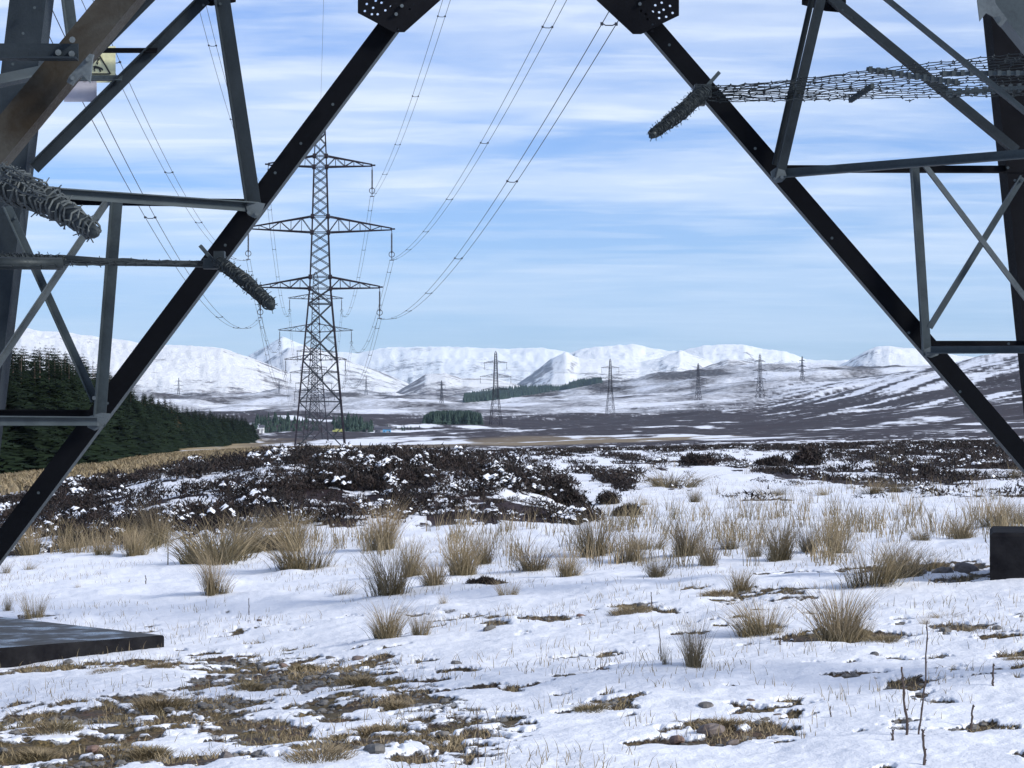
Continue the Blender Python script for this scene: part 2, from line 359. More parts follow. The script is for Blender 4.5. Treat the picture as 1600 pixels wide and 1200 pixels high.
def masks(x, y, dd, px, py):
    fb = lambda s, o=5, sd=0, ay=1.: fbm(x*s, y*s*ay, o, sd)
    # ---- foreground bare patches (py: the row at which the flat ground shows)
    bare = np.zeros_like(x)
    wx = (fb(.9, 4, 50)-.5)*110; wy = (fb(.9, 4, 57)-.5)*34
    for cx_, cy_, rx, ry in BARE:
        q = np.hypot((px + wx - cx_)/rx, (py + wy - cy_)/ry); bare = np.maximum(bare, 1 - ss(.35, 1.55, q))
    n = fb(2.4, 6, 60); n2 = fb(6., 4, 66)
    sn = 1.0 - bare*1.05 + (n-.5)*1.9*ss(0, .3, bare) + (n2-.5)*1.9*ss(0, .2, bare) + (fbm(x*15, y*11, 3, 68)-.5)*1.0*ss(0, .15, bare)
    speck = ss(.66, .74, fb(3.2, 6, 70)) * ss(900, 1000, py) * .8
    sn = sn - speck
    hth = np.zeros_like(x); grs = np.zeros_like(x)
    # ---- mound and moor
    inm = ss(-200, 20, px) * (1 - ss(850, 960, px + (fb(.25, 3, 75)-.5)*160)) * ss(33, 36, dd) * (1 - ss(50, 66, dd))
    m = fbm(x*1.9, y*1.5, 6, 80, .66)
    snm = ss(.498, .545, m + (fb(6., 4, 83)-.5)*.22 + (fb(.35, 3, 85)-.5)*.25)
    # snowfield right of the mound, heather in drifts
    inr = ss(33, 42, dd) * (1 - inm)
    dens = np.interp(dd, [30, 45, 70, 110, 150, 200, 420, 900], [.12, .16, .24, .30, .36, .48, .74, .84]) + ss(1100,1600,px)*.28*(1-ss(150,260,dd))
    hn = fbm(x*.62, y*(.40 - .24*ss(40, 100, dd)), 7, 90, .6); hn2 = fb(.035, 6, 95, .5)
    u = hn*.6 + hn2*.4
    far_t = ss(120, 400, dd)
    thr = .5 + (dens - .5) * .42
    snr = ss(-.03, .03, u - thr)
    a = np.where(dd > 30, snm*inm + snr*inr + (1 - np.clip(inm + inr, 0, 1)), 1.0)
    sn = np.where(dd > 30, a, sn)
    hth = np.where(dd > 30, 1.0, 0.0) * (1 - ss(2300, 4200, dd)*.2)
    # tan grass: bank under the wood, strips on the moor
    g1 = (1 - ss(330, 470, px + (fb(.05, 4, 100)-.5)*200)) * ss(60, 90, dd) * (1 - ss(900, 1200, dd))
    g2 = .6*ss(.55, .66, fb(.012, 4, 105, .25)) * ss(90, 130, dd) * (1 - ss(600, 1000, dd))
    g3 = ss(150, 190, dd) * (1 - ss(270, 360, dd)) * .45 * ss(.40,.58, fb(.03, 4, 108)) * (1-.7*ss(620,760,px))
    grs = np.clip(np.maximum(np.maximum(g1, g2), g3), 0, 1)
    sn = sn * (1 - g1*.80*ss(.30, .5, fb(.11, 4, 110))) * (1 - .55*g3)
    # far moor: brown heath belt, then half-snowed valley floor and the right-hand hill with snow streaks
    st = fbm((x*.8 + y*.25)/130., (y*.55 - x*.9)/13., 7, 120, .62); st2 = fbm(x/70., y/220., 5, 130)
    el = py
    belt = ss(380, 520, dd) * (1 - ss(1500, 2100, dd))
    snb = ss(.54, .66, st2*.5 + fbm(x/26., y/60., 6, 133, .6)*.5) * .80 + .08
    hill = ss(1130, 1260, px) * ss(900, 1500, dd) * (1 - ss(3300, 3700, dd))
    hs = ss(.50, .64, st*.75 + fb(.004, 4, 140)*.2 + .17*ss(1500, 2700, dd) - .06*ss(.5,1,ss(1250,1000,dd)) + (st2-.5)*.2)
    valley = ss(1600, 2300, dd) * (1 - hill)
    sv = np.clip(.27 + (st2-.5)*1.5 + (fbm(x/320., y/900., 5, 150)-.5)*1.3 + (fb(.011, 5, 155)-.5)*.9 + .15*ss(3500, 5500, dd), .05, 1)
    sn = sn*(1-belt) + snb*belt
    sn = sn*(1-valley) + sv*valley
    sn = sn*(1-hill) + (hs*.85+.06)*hill
    near = 1 - ss(45, 130, dd)
    return np.clip(sn, 0, 1), hth, grs, near
def grid_land():
    a0 = np.linspace(-14.2, 14.2, 860); co = np.array([15,16,18,21,25,30,36,44,54,66,80,96,114,134,156])
    th = np.radians(np.concatenate([-co[::-1], a0, co, [180.]])); th = th[:-1]
    rr = [1.0, 2, 3, 4, 5, 6, 7, 8, 8.6, 9.2]
    while rr[-1] < 15000:
        d = rr[-1]; rr.append(d + min(.95*d*d/5696, .0055*d if d < 60 else (.008*d if d < 6000 else .03*d)))
    rr = np.array(rr + [22000, 60000.]); nr, na = len(rr), len(th)
    Rr, Th = np.meshgrid(rr, th, indexing='ij')
    dist = Rr / np.cos(np.clip(Th, -.5, .5))
    x = dist*np.sin(Th); y = dist*np.cos(Th)
    z = terrain(x, y); dd = Rr; px = np.clip(800 + F*np.tan(np.clip(Th, -.8, .8)), -2500, 4500)
    zb = terrain(x, y, False); py = Y0 + (EYE - zb)/np.maximum(dd, 1)*F
    sn, hth, grs, near = masks(x, y, dd, px, py)
    z = z + (ss(.35, .65, sn + (fbm(x*9, y*9, 3, 160)-.5)*.5)*.026 + (fbm(x*14, y*14, 3, 165)-.5)*.010) * (1 - ss(40, 90, dd))
    V = np.stack([x.ravel(), y.ravel(), z.ravel()], 1); V = np.vstack([V, [[0, 0, 0]]])
    i = np.arange(nr-1)[:, None]; j = np.arange(na)[None, :]; jn = (j+1) % na
    Q = np.stack([i*na + j, i*na + jn, (i+1)*na + jn, (i+1)*na + j], -1).reshape(-1, 4)[:, ::-1]
    A = lambda v: np.append(v.ravel(), 0)
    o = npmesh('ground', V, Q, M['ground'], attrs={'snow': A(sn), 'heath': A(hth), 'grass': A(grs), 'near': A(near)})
    tag(o, kind='structure')
grid_land()
def hills(pts, d, front, back, base, amp, snow, seed, name='hills', fs=1.):
    pts = sorted(pts); xs = [p[0] for p in pts]; ys = [p[1] for p in pts]
    nu, nv = int((xs[-1]-xs[0])/2.2), 150
    u = np.linspace(xs[0], xs[-1], nu); v = np.linspace(0, 1, nv); U, Vv = np.meshgrid(u, v, indexing='ij')
    D = d - front + (front + back)*Vv; vc = front/(front + back)
    sc0 = 1.0/(d*.055)*fs
    X = (U - 800)/F*D; Yw = D
    crest = EYE + (Y0 - np.interp(U, xs, ys))/F*d
    warp = (fbm(X*sc0*.6, Yw*sc0*.25, 3, seed)-.5)*.35*ss(0,.3,1-np.abs(Vv-vc)/vc)
    q = np.clip(np.where(Vv < vc, (Vv + warp*(vc-Vv)/vc)/vc, 1 - (Vv-vc)/(1-vc)), 0, 1)
    prof = ss(0, 1, q)*.6 + q*.4
    end = ss(0, .06, (U-xs[0])/(xs[-1]-xs[0])) * ss(0, .06, (xs[-1]-U)/(xs[-1]-xs[0]))
    z = base + (crest - base)*prof
    rg = ridged(X*sc0*1.4, Yw*sc0*.7, 6, seed+3) - .55
    atc = 1 - .82*np.exp(-((Vv-vc)/.07)**2)
    z = z + rg*amp*(crest-base)*atc*ss(0, .35, q)
    z = z + (fbm(U*.09, Vv*14, 4, seed+9)-.5)*.035*(crest-base)
    Vt = np.stack([X.ravel(), Yw.ravel(), z.ravel()], 1)
    i = np.arange(nu-1)[:, None]; j = np.arange(nv-1)[None, :]
    Q = np.stack([i*nv+j, (i+1)*nv+j, (i+1)*nv+j+1, i*nv+j+1], -1).reshape(-1, 4)
    lo, hi_ = snow
    h = np.clip((z-base)/(np.max(crest)-base), 0, 1)
    gz = np.gradient(z, axis=0)/np.maximum(np.gradient(X, axis=0), 1)
    s = lo + (hi_-lo)*h**1.15 - ss(.05, .30, rg)*.16 - ss(.25, .8, np.abs(gz))*.35 + (fbm(X*sc0*5, Yw*sc0*2.2, 5, seed+20)-.5)*.55
    o = npmesh(name, Vt, Q, M['hill'], attrs={'snow': s.ravel()}); tag(o, kind='structure')
hills([(-500,520),(-200,512),(0,515),(40,514),(110,521),(180,530),(240,538),(310,541),(345,544),(400,562),(450,583),(540,604),(640,622),(700,635)], 8000, 2300, 2500, 30, .12, (.54,1.1), 200)
hills([(330,600),(400,575),(432,553),(450,543),(475,540),(520,553),(560,570),(600,583),(640,600),(700,625)], 10500, 2200, 2500, 30, .12, (.50,.95), 210)
hills([(380,560),(425,535),(441,526),(462,534),(500,548),(560,552),(600,543),(690,541),(790,545),(850,543),(900,552),(980,556),(1040,560)], 22000, 5000, 4000, 40, .10, (.50,.95), 220)
hills([(860,565),(900,548),(930,541),(990,538),(1010,543),(1060,549),(1100,539),(1160,537),(1190,545),(1230,550),(1260,562),(1330,563),(1400,570),(1500,575)], 15500, 3800, 3500, 40, .14, (.46,1.0), 230)
hills([(790,612),(830,585),(862,560),(884,549),(905,560),(940,561),(975,562),(1000,566),(1030,560),(1062,547),(1090,556),(1120,570),(1180,590),(1240,600)], 12500, 2600, 2500, 40, .14, (.58,.95), 240)
hills([(580,635),(620,612),(645,597),(665,585),(695,583),(722,591),(750,590),(775,592),(800,598),(830,610),(880,630)], 7300, 1300, 1500, 40, .20, (.42,.80), 250)
hills([(820,625),(880,608),(930,600),(990,592),(1040,586),(1085,580),(1110,570),(1140,560),(1170,566),(1205,574),(1240,579),(1290,575),(1330,580),(1420,575),(1500,580),(1600,585),(1700,590)], 7000, 1300, 1800, 60, .20, (.36,.58), 260)
hills([(1200,590),(1290,578),(1320,567),(1350,550),(1368,542),(1390,540),(1430,545),(1470,552),(1540,560),(1640,572),(1750,590)], 11500, 1900, 2200, 60, .13, (.46,1.05), 270)
# ---------------------------------------------------------------- gravel track between mound and wood
def track():
    g = MB(); vs = []; n = 40
    for i in range(n+1):
        t = i/n; x = -15.2 + 3.6*math.sin(t*1.6); y = 96 + 60*t; w_ = 1.7
        for s in (-1, 0, 1): vs.append((x + s*w_, y, float(terrain(x + s*w_, y)) + .07))
    g.add(vs, [(i*3+k, i*3+k+1, i*3+k+4, i*3+k+3) for i in range(n) for k in (0, 1)])
    tag(g.build('track', M['track'], smooth=True), kind='structure')
track()
# ---------------------------------------------------------------- lattice pylons of the two lines
TH = 46.0
LV = [0, 6.6, 12.2, 16.6, 20.0, 22.1, 23.7, 25.3, 26.8, 28.3, 29.8, 32.0, 33.5, 34.9, 36.3, 37.6, 38.8, 40.3, 41.9, 43.4, 44.8]
def hw(z):
    return float(np.interp(z, [0, 22.1, 29.8, 38.8, 44.8, 46.2], [3.45, 1.42, 1.12, .86, .62, .12]))
def cor(z, k): a = hw(z); return Vector(((-a, -a), (a, -a), (a, a), (-a, a))[k] + (z,))
ARMS = [(22.1, 23.7, 22.35, 8.15), (29.8, 32.0, 30.35, 9.8), (38.8, 40.3, 39.1, 7.1)]
INS = 4.3
def lattice_tower(lw=.22, bw=.10, full=True):
    r = empty('electricity_pylon')
    for k in range(4):
        g = MB()
        for a, b in zip([0, 22.1, 29.8, 38.8, 44.8], [22.1, 29.8, 38.8, 44.8, 46.2]): g.bar(cor(a, k), cor(b, k), lw if a < 38 else lw*.7)
        g.build('leg', M['lattice'], r)
    g = MB()
    for i in range(len(LV)-1):
        a, b = LV[i], LV[i+1]
        for k in range(4):
            j = (k+1) % 4; bb = bw*(1.3 if i < 5 else 1)
            g.bar(cor(a, k), cor(b, j), bb); g.bar(cor(a, j), cor(b, k), bb)
            if i in (1, 4, 5, 6, 10, 11, 16, 17) : g.bar(cor(a, k), cor(a, j), bb)
            if full and i < 3:                       # secondary redundants in the tall panels
                for s, t_ in ((k, j), (j, k)):
                    m_ = cor(a, s).lerp(cor(b, t_), .27); n_ = cor((a+b)/2 - (b-a)*.22, s); g.bar(m_, n_, bw*.7); g.bar(m_, cor(a+(b-a)*.5, s), bw*.7)
                    m_ = cor(a, s).lerp(cor(b, t_), .73); g.bar(m_, cor(a+(b-a)*.5, t_), bw*.7); g.bar(m_, cor(a+(b-a)*.73, t_), bw*.7)
    g.build('lattice_bracing', M['lattice_g' if full else 'lattice'], r)
    for zl, zu, zt, l in ARMS if full else ():         # joint plates where the arms meet the body
        for k in range(4):
            for z in (zl, zu): g = MB(); g.box(cor(z, k), .5, .5, .45); g.build('joint_plate', M['lattice'], r)
    for zl, zu, zt, l in ARMS:
        for s in (-1, 1):
            g = MB(); tip = Vector((s*l, 0, zt)); n = 5 if l < 9 else 6
            lo = [cor(zl, k) for k in ((1, 2) if s > 0 else (0, 3))]; up = [cor(zu, k) for k in ((1, 2) if s > 0 else (0, 3))]
            tp = [tip + Vector((0, -.12, .1)), tip + Vector((0, .12, .1))]
            for q in (0, 1):
                g.bar(lo[q], tip + Vector((0, (q-.5)*.24, -.12)), lw*.7); g.bar(up[q], tp[q], lw*.7)
                pl = lo[q]; pu = up[q]
                for i in range(1, n):
                    t = i/n; cl_ = lo[q].lerp(tip, t); cu = up[q].lerp(tp[q], t); g.bar(cl_, cu, bw*.75)
                    g.bar(pl if i % 2 else pu, cu if i % 2 else cl_, bw*.75); pl, pu = cl_, cu
            for i in range(1, n): g.bar(lo[0].lerp(tip, i/n), lo[1].lerp(tip, i/n), bw*.7)
            g.bar(tip + Vector((-.2*s, 0, 0)), tip + Vector((.45*s, 0, 0)), lw, lw*.9)
            g.build('crossarm', M['lattice'], r)
            g = MB(); x = s*l
            g.tube([(x, 0, zt-.1), (x, 0, zt-.6)], .05)
            pts = []; rs = []
            for i in range(33): z = zt-.6 - i*.085; pts.append((x, 0, z)); rs.append(.13 if i % 2 else .07)
            g.tube(pts, .1, 8, rs=rs)
            g.tube([(x, 0, zt-3.3), (x, 0, zt-INS)], .05)
            ring = [(x + .38*math.sin(a), 0, zt-3.5 + .38*math.cos(a)) for a in np.linspace(0, 2*math.pi, 17)]
            g.tube(ring, .05, 5)
            g.bar((x-.3, 0, zt-INS), (x+.3, 0, zt-INS), .10)
            g.build('insulator_string', M['insul'], r)
    return r
proto = lattice_tower()
fars = lattice_tower(.24, .12, False)
mini = lattice_tower(.34, .16, False)
used = {id(proto): 0, id(fars): 0, id(mini): 0}
def place_tower(src, px, d, zb, label, hs=1., rz=0., group=None):
    r = src if not used[id(src)] else copy_tree(src); used[id(src)] = 1
    x = (px-800)/F*d; r.location = (x, d, zb); r.rotation_euler.z = rz; r.scale = (hs, hs, hs)
    tag(r, label, 'pylon', group); return r
YAW = math.atan(.0921)
GA = 'pylons of the near power line running to the hills'; GB = 'pylons of the far power line crossing the moor'
T1 = place_tower(proto, 500, 312, -2.6, 'tallest whole dark lattice pylon, standing left of centre beyond the heather mound', 1, YAW, GA)
T2 = place_tower(proto, 493, 624, -4.3, 'second pylon of the near line, half the size and seen through the tallest one', 1, YAW, GA)
T3 = place_tower(fars, 491.5, 936, -9.5, 'third pylon of the near line, nested low inside the legs of the tallest', 1, YAW, GA)
T4 = place_tower(fars, 490, 1250, -9, 'fourth pylon of the near line, small among the lattice of the others', 1, YAW, GA)
T5 = place_tower(fars, 489, 1600, -8, 'fifth and least pylon nested behind the legs of the tallest', 1, YAW, GA)
def zpx(py, d): return EYE + (Y0-py)/F*d
for px, yb, yt, rz, lab, src in [
    (774.5, 658, 548, .25, 'slim grey pylon just right of the dark block plantation', fars),
    (953.5, 645, 560, .2, 'pylon in front of the long dark hillside wood, right of picture centre', fars),
    (1091, 638, 567, .45, 'leftmost of the three pylons standing before the peaks near the right strut', fars),
    (1187.5, 623, 552, .75, 'middle and tallest of the three pylons near the right hill slope', fars),
    (1253.5, 603, 556, .8, 'rightmost and shortest of the three pylons near the right hill slope', mini),
    (690, 640, 594, .6, 'faint grey pylon rising behind the dark block plantation', mini),
    (974, 645, 619, .5, 'tiny pylon just right of the foot of the central right one', mini),
    (1300, 596, 582, .5, 'least pylon, a speck on the ridge line below the right snowy peak', mini),
    (279, 616, 590, .3, 'faint tiny pylon at the foot of the white hill on the left', mini),
    (436, 619, 594, .3, 'faint tiny pylon against the white hill left of the tallest pylon', mini),
    (572, 613, 588, .3, 'faint tiny pylon against the snow just right of the tallest pylon', mini)]:
    d = 46.2*F/(yb-yt)
    if src is mini and yb-yt < 30: d = min(d, 5400); hs = (yb-yt)*d/F/46.2
    else: hs = 1
    zb = min(zpx(yb, d), float(terrain((px-800)/F*d, d))); hs = (zpx(yt, d)-zb)/46.2
    place_tower(src, px, d, zb-.3, lab, hs, rz, GB)
# ---------------------------------------------------------------- conductors
FG = Vector((-.45, 15.5, 0))
def armpt(T, s, a, hwid=None):
    zl, zu, zt, l = ARMS[a]; l = hwid or l
    return Vector(T.location) + Vector((s*l*math.cos(YAW), s*l*math.sin(YAW), zt-INS))
def catenary(p0, p1, sag, n=56):
    return [p0.lerp(p1, t) - Vector((0, 0, 4*sag*t*(1-t))) for t in [i/n for i in range(n+1)]]
def bundle(p0, p1, sag, r, gap, label, nsp=7, two=True, n=56):
    b = empty('conductor_bundle', p0); tag(b, label, 'cable', 'power line conductors')
    c = catenary(p0, p1, sag, n); side = Vector((1, .09, 0)).normalized()
    for s in ((-1, 1) if two else (0,)):
        g = MB(); g.tube([p + side*s*gap/2 - p0 for p in c], r, 5); g.build('wire', M['wire'], b)
    if two:
        for i in range(nsp):
            p = c[int((i + .35)/nsp*n)] - p0; g = MB()
            g.tube([p - side*gap/2 + Vector((0,0,.03)), p - side*gap/4 - Vector((0, 0, .05)), p + side*gap/4 - Vector((0, 0, .05)), p + side*gap/2 + Vector((0,0,.03))], r*1.3, 5)
            g.box(p - side*gap/2, .10, .14, .10); g.box(p + side*gap/2, .10, .14, .10); g.build('spacer', M['wire'], b)
    return b
WN = ['bottom', 'middle', 'top']; WF = [9.55, 11.4, 8.3]; RISE = [4.0, 3.7, 3.4]
for a in range(3):
    for s in (-1, 1):
        p0 = armpt(T1, s, a); p1 = Vector((FG.x + s*WF[a], FG.y, p0.z + RISE[a]))
        bundle(p0, p1, 5.1 if s > 0 else 7.2, .017, .5, 'twin cables rising out of frame from the tallest pylon, %s arm %s end' % (WN[a], 'right' if s > 0 else 'left'), 8, n=90)
        bundle(p0, armpt(T2, s, a), 6.2, .024, .5, 'twin cables behind the tallest pylon to the second one, %s arm %s end' % (WN[a], 'right' if s > 0 else 'left'), 8)
        bundle(armpt(T2, s, a), armpt(T3, s, a), 6.2, .028, .5, 'faint twin cables between second and third pylons, %s arm %s end' % (WN[a], 'right' if s > 0 else 'left'), 6)
e = bundle(T1.location + Vector((0, 0, 46.2)), Vector((FG.x, FG.y, 46)), 4, .015, .4, 'single thin earth wire rising from the very peak of the tallest pylon', two=False); e['category'] = 'cable'
bundle(T1.location + Vector((0, 0, 46.2)), T2.location + Vector((0, 0, 46.2)), 5, .02, .4, 'single earth wire from the peak of the tallest pylon to the second', two=False)
BT = [o for o in C.objects if o.get('group') == GB and o.parent is None]
def far_wire(A, B, s, a, lab):
    zl, zu, zt, l = ARMS[a]
    q = [Vector(T.location) + Vector((s*l*math.cos(T.rotation_euler.z), s*l*math.sin(T.rotation_euler.z), zt-INS))*T.scale[0] for T in (A, B)]
    bundle(q[0], q[1], 9, .05, .4, lab, two=False, n=24)
for s in (-1, 1):
    for a in (1, 2):
        far_wire(BT[0], BT[1], s, a, 'hair-thin cable between the two pylons beside the hillside wood, %s arm %s' % (WN[a], 'far side' if s > 0 else 'near side'))
        far_wire(BT[0], BT[5], s, a, 'hair-thin cable to the pylon behind the block plantation, %s arm %s' % (WN[a], 'far side' if s > 0 else 'near side'))
# ---------------------------------------------------------------- the near tower whose legs frame the view
DF, DN = 19.7, 11.4
tower = empty('electricity_pylon', (.0, DF, 0)); tag(tower, 'dark steel base of the near pylon, its struts framing the whole view', 'pylon')
TL = tower.location.copy()
def lsec(p0, p1, wpx_or_m, name, m, flange=-1, t=None, face=Vector((0, 1, 0)), flip=1, em=None):
    "an L-section steel angle: one flange in the plane of the tower face, one standing off it"
    p0, p1 = Vector(p0)-TL, Vector(p1)-TL; a = (p1-p0).normalized(); w_ = wpx_or_m; t = t or max(.010, w_*.10)
    u = a.cross(face).normalized()*flip; v = face.normalized()*flange; v = (v - a*v.dot(a)).normalized()
    g = MB(); prof = [(-w_/2, 0), (w_/2, 0), (w_/2, t), (-w_/2+t, t), (-w_/2+t, w_), (-w_/2, w_)]
    g.prism(p0, p1, prof, u, v)
    if em: g.m[5] = 1; g.m[1] = 1; g.mi = 1  # lighter second material paints a lit edge along the flange
    return g.build(name, [m, em] if em else m, tower)
def K(d): return d/F
def S(a, b, wpx, name='brace', m='galv', d0=DF, d1=None, fl=-1, flip=1, em=None):
    d1 = d1 or d0; return lsec(P(a[0], a[1], d0), P(b[0], b[1], d1), wpx*(d0+d1)/2/F, name, M[m], fl, flip=flip, em=em and M[em])
# far face (constant depth): legs and main diagonals
S((110,-560),(-72,965), 57, 'leg', 'leg', fl=1, flip=-1); S((1516,-560),(1659,820), 57, 'leg', 'legdark', fl=1)
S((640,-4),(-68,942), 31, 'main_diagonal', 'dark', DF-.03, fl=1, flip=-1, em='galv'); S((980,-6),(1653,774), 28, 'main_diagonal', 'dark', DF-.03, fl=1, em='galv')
# near face (nearer the camera): its legs stand outside the picture, its diagonals cross the corners
k = DN/DF
def N_(px, py): return (px, py)
S((398,-263),(-1010,1440), 50, 'main_diagonal', 'rusty', DN, fl=1, flip=-1)
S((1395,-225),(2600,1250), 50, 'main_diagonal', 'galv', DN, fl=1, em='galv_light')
S((-560,-900),(-900,1180), 95, 'leg', 'leg', DN, fl=1); S((2200,-900),(2420,1000), 95, 'leg', 'leg', DN, fl=1, flip=-1)
# tower goes on above the picture
S((-20,-70),(1600,-70), 40, 'horizontal', 'leg', DF+.05); S((-800,-420),(2300,-420), 60, 'horizontal', 'leg', DN+.05)
for x0, x1 in ((88, 104), (1530, 1516)):
    A = P(x0, -380, DF); B = P(-640 if x0 < 800 else 2260, -640, DN); lsec(A, B, .2, 'horizontal', M['leg'], 1)
S((400,-70),(105,-520), 26, d0=DF+.1); S((1190,-70),(1510,-520), 26, d0=DF+.1); S((400,-70),(1510,-520), 24, d0=DF+.25); S((1190,-70),(105,-520), 24, d0=DF+.3)
# left half of the far face
e1 = DF - .10
S((339,-60),(397,322), 23, d0=e1, m='leg'); S((322,-2),(54,264), 17, d0=e1+.02, m='leg')
S((392,318),(-14,313), 12, d0=DF+.06, m='dark')
S((397,324),(84,302), 15, d0=e1-.02, d1=12.37*1.483, m='galv'); S((84,302),(-70,289), 17, d0=12.37*1.483, d1=17.6, m='galv')
S((152,646),(-60,646), 12, 'horizontal', 'legdark', DF+.05); S((150,658),(-60,657), 15, 'horizontal', 'galv', 19.4, 17.4)
S((184,306),(156,666), 17, d0=e1-.05, m='galv'); S((173,308),(-34,617), 10, d0=e1-.12, m='galv_light'); S((12,322),(150,627), 12, d0=e1-.01, m='galv')
# right half
S((1277,-40),(1210,258), 9, d0=e1, m='leg'); S((1296,-60),(1217,280), 16, d0=e1-.08, m='leg'); S((1296,-4),(1588,236), 17, d0=e1+.02, m='leg')
S((1340,-38),(1640,206), 10, d0=14.9*1.2, d1=16.2, m='galv')
S((1214,264),(1640,265), 12, d0=DF+.06, m='legdark'); S((1214,272),(1660,236), 15, d0=e1-.02, d1=18.2, m='galv')
S((1428,252),(1448,556), 15, d0=e1-.05, m='galv'); S((1440,252),(1622,492), 9, d0=e1-.12, m='galv_light'); S((1597,277),(1452,512), 10, d0=e1-.01, m='galv')
S((1455,537),(1640,537), 9, 'horizontal', 'legdark', DF+.05); S((1455,547),(1650,546), 12, 'horizontal', 'galv', 19.4, 18.5)
# near-left pieces at the top corner
S((-160,81),(123,82), 27, 'strap', 'leg', DN-.10); S((-120,152),(72,112), 22, 'brace', 'galv', DN+.5, 12.6); S((99,-60),(116,70), 17, 'brace', 'galv', 13.6)
S((300,-64),(132,104), 10, 'brace', 'leg', 12.2)
S((70,79),(246,79), 8, 'sign_bar', 'dark', DF-.12); S((60,123),(191,122), 9, 'sign_bar', 'galv', DF-.12)
# gusset plates with real bolt holes
def circ(px, py, r, d): return [P(px + r*math.cos(a), py + r*math.sin(a), d)-TL for a in [i*math.pi/4 for i in range(8)]]
def gusset(poly, d, holes=(), m='leg', bolts=(), hr=2.0, br=4.5, t=.014):
    g = MB(); g.plate([P(x, y, d)-TL for x, y in poly], [circ(x, y, hr, d) for x, y in holes], t); o = g.build('gusset_plate', M[m], tower)
    for x, y in bolts:
        b = MB(); b.tube([P(x, y, d+.01)-TL, P(x, y, d-.035)-TL], br*d/F, 6); q = b.build('bolt', M['galv_light'], o)
    return o
gusset([(559,-110),(559,20),(593,38),(614,50),(632,50),(688,0),(740,-110)], DF-.16, [(573,6),(587,1),(570,17),(583,12),(596,4),(590,22),(602,16),(611,10),(581,22),(621,45),(640,14)], 'legdark', [(605,-6),(628,9),(619,22),(640,-6)], br=3)
gusset([(886,-110),(932,0),(989,53),(1002,53),(1032,38),(1061,24),(1061,-110)], DF-.16, [(1024,8),(1034,4),(1047,9),(1037,15),(1030,19),(1051,20),(1041,26),(1030,28),(1020,18),(1002,17),(1009,22),(1012,30),(1020,38),(1019,48)], 'legdark', [(1000,6),(1008,-4),(990,-10)], br=3)
gusset([(305,-30),(305,2),(312,6),(330,9),(368,3),(372,-30)], DF-.05, (), 'legdark', [(318,-6),(345,-4)], br=3)
gusset([(1253,-30),(1253,7),(1290,17),(1312,19),(1322,5),(1322,-30)], DF-.05, (), 'legdark', [(1262,-4),(1300,4)], br=3)
gusset([(383,318),(388,336),(398,341),(405,338),(411,326),(414,318),(404,316)], e1-.10, (), 'galv_light', [(389,332),(401,334)], br=3.4)
gusset([(134,660),(137,668),(148,673),(158,668),(169,656),(172,646),(158,645),(140,650)], e1-.13, (), 'galv_light', [(141,661),(153,663),(147,622)], br=3.4)
gusset([(1204,268),(1206,280),(1212,286),(1222,284),(1230,276),(1226,266),(1212,262)], e1-.12, (), 'galv_light', [(1211,279),(1222,277)], br=3)
gusset([(1440,548),(1446,556),(1455,559),(1466,555),(1470,546),(1462,541),(1452,543)], e1-.12, (), 'galv_light', [(1449,552),(1461,550)], br=3.4)
gusset([(104,128),(108,119),(140,84),(146,85),(144,92),(142,112),(140,129),(129,117),(117,127),(113,133)], DN-.13, (), 'galv_light', [(137,93),(113,122)], br=3.6, t=.03)
gusset([(1527,0),(1531,33),(1541,20),(1552,26),(1560,38),(1564,42),(1574,30),(1556,6),(1552,-10),(1532,-20)], DN-.13, (), 'galv_light', [(1560,30)], br=5)
for (bx, by, bd) in ((113,62,DN-.11),(91,82,DN-.11),(112,84,DN-.11)):
    b = MB(); b.tube([P(bx,by,bd)-TL, P(bx,by,bd-.05)-TL], 5*bd/F, 8); b.build('bolt', M['galv_light'], tower)
for (bx, by) in ((1586,282),(1596,282),(1576,537),(168,630),(1445,530),(36,52),(612,46),(520,163),(470,224),(430,270),(352,383),(60,770),(1020,38),(1046,70),(1180,232),(1300,372),(1420,520),(1500,612),(1558,696),(318,8),(344,6),(188,312),(176,312),(160,640),(1432,258),(1442,258),(1449,540),(1232,268),(1246,267),(372,322),(120,305),(24,340),(8,330),(54,12),(20,100),(1584,240),(1575,262),(1562,140),(1330,28),(1316,16)):
    b = MB(); b.tube([P(bx,by,e1-.0)-TL, P(bx,by,e1-.05)-TL], 2.4*DF/F, 6); b.build('bolt', M['galv'], tower)
# feet
gz = lambda x, y: float(terrain(x, y))
def footing(name, label, corners, ztop, zbot, m, bev, rough=.0):
    me = MB(); n = len(corners)
    # subdivided block with bevelled rim
    def ring(off, z): 
        cxy = sum((Vector((a, b, 0)) for a, b in corners), Vector())/n
        return [Vector((a, b, z)) + (cxy - Vector((a, b, 0))).normalized()*off for a, b in corners]
    r = [ring(0, zbot), ring(0, ztop-bev), ring(bev*1.2, ztop)]
    vs = sum(r, []); fs = [(i+k*n, (i+1) % n+k*n, (i+1) % n+(k+1)*n, i+(k+1)*n) for k in (0, 1) for i in range(n)] + [tuple(range(2*n, 3*n))]
    me.add(vs, fs); me.m[0:4] = [1]*4; me.m[4:8] = [1]*4; me.mi = 1; o = me.build(name, [m, M['darkconc']]); tag(o, label, 'concrete base', 'concrete bases of the near pylon'); return o
sc1 = (-2.98, 19.55)
footing('concrete_footing', 'wide flat wet concrete slab at the lower left with puddles and a black edge', [sc1, (-5.3,17.35), (-7.7,19.8), (-5.3,21.9)], -.25, -.8, M['conc'], .012)
footing('concrete_footing', 'tall black square concrete block cut off by the right edge', [(3.96,18.9),(5.3,18.62),(5.55,19.8),(4.21,20.1)], .66, -.2, M['darkconc'], .03)
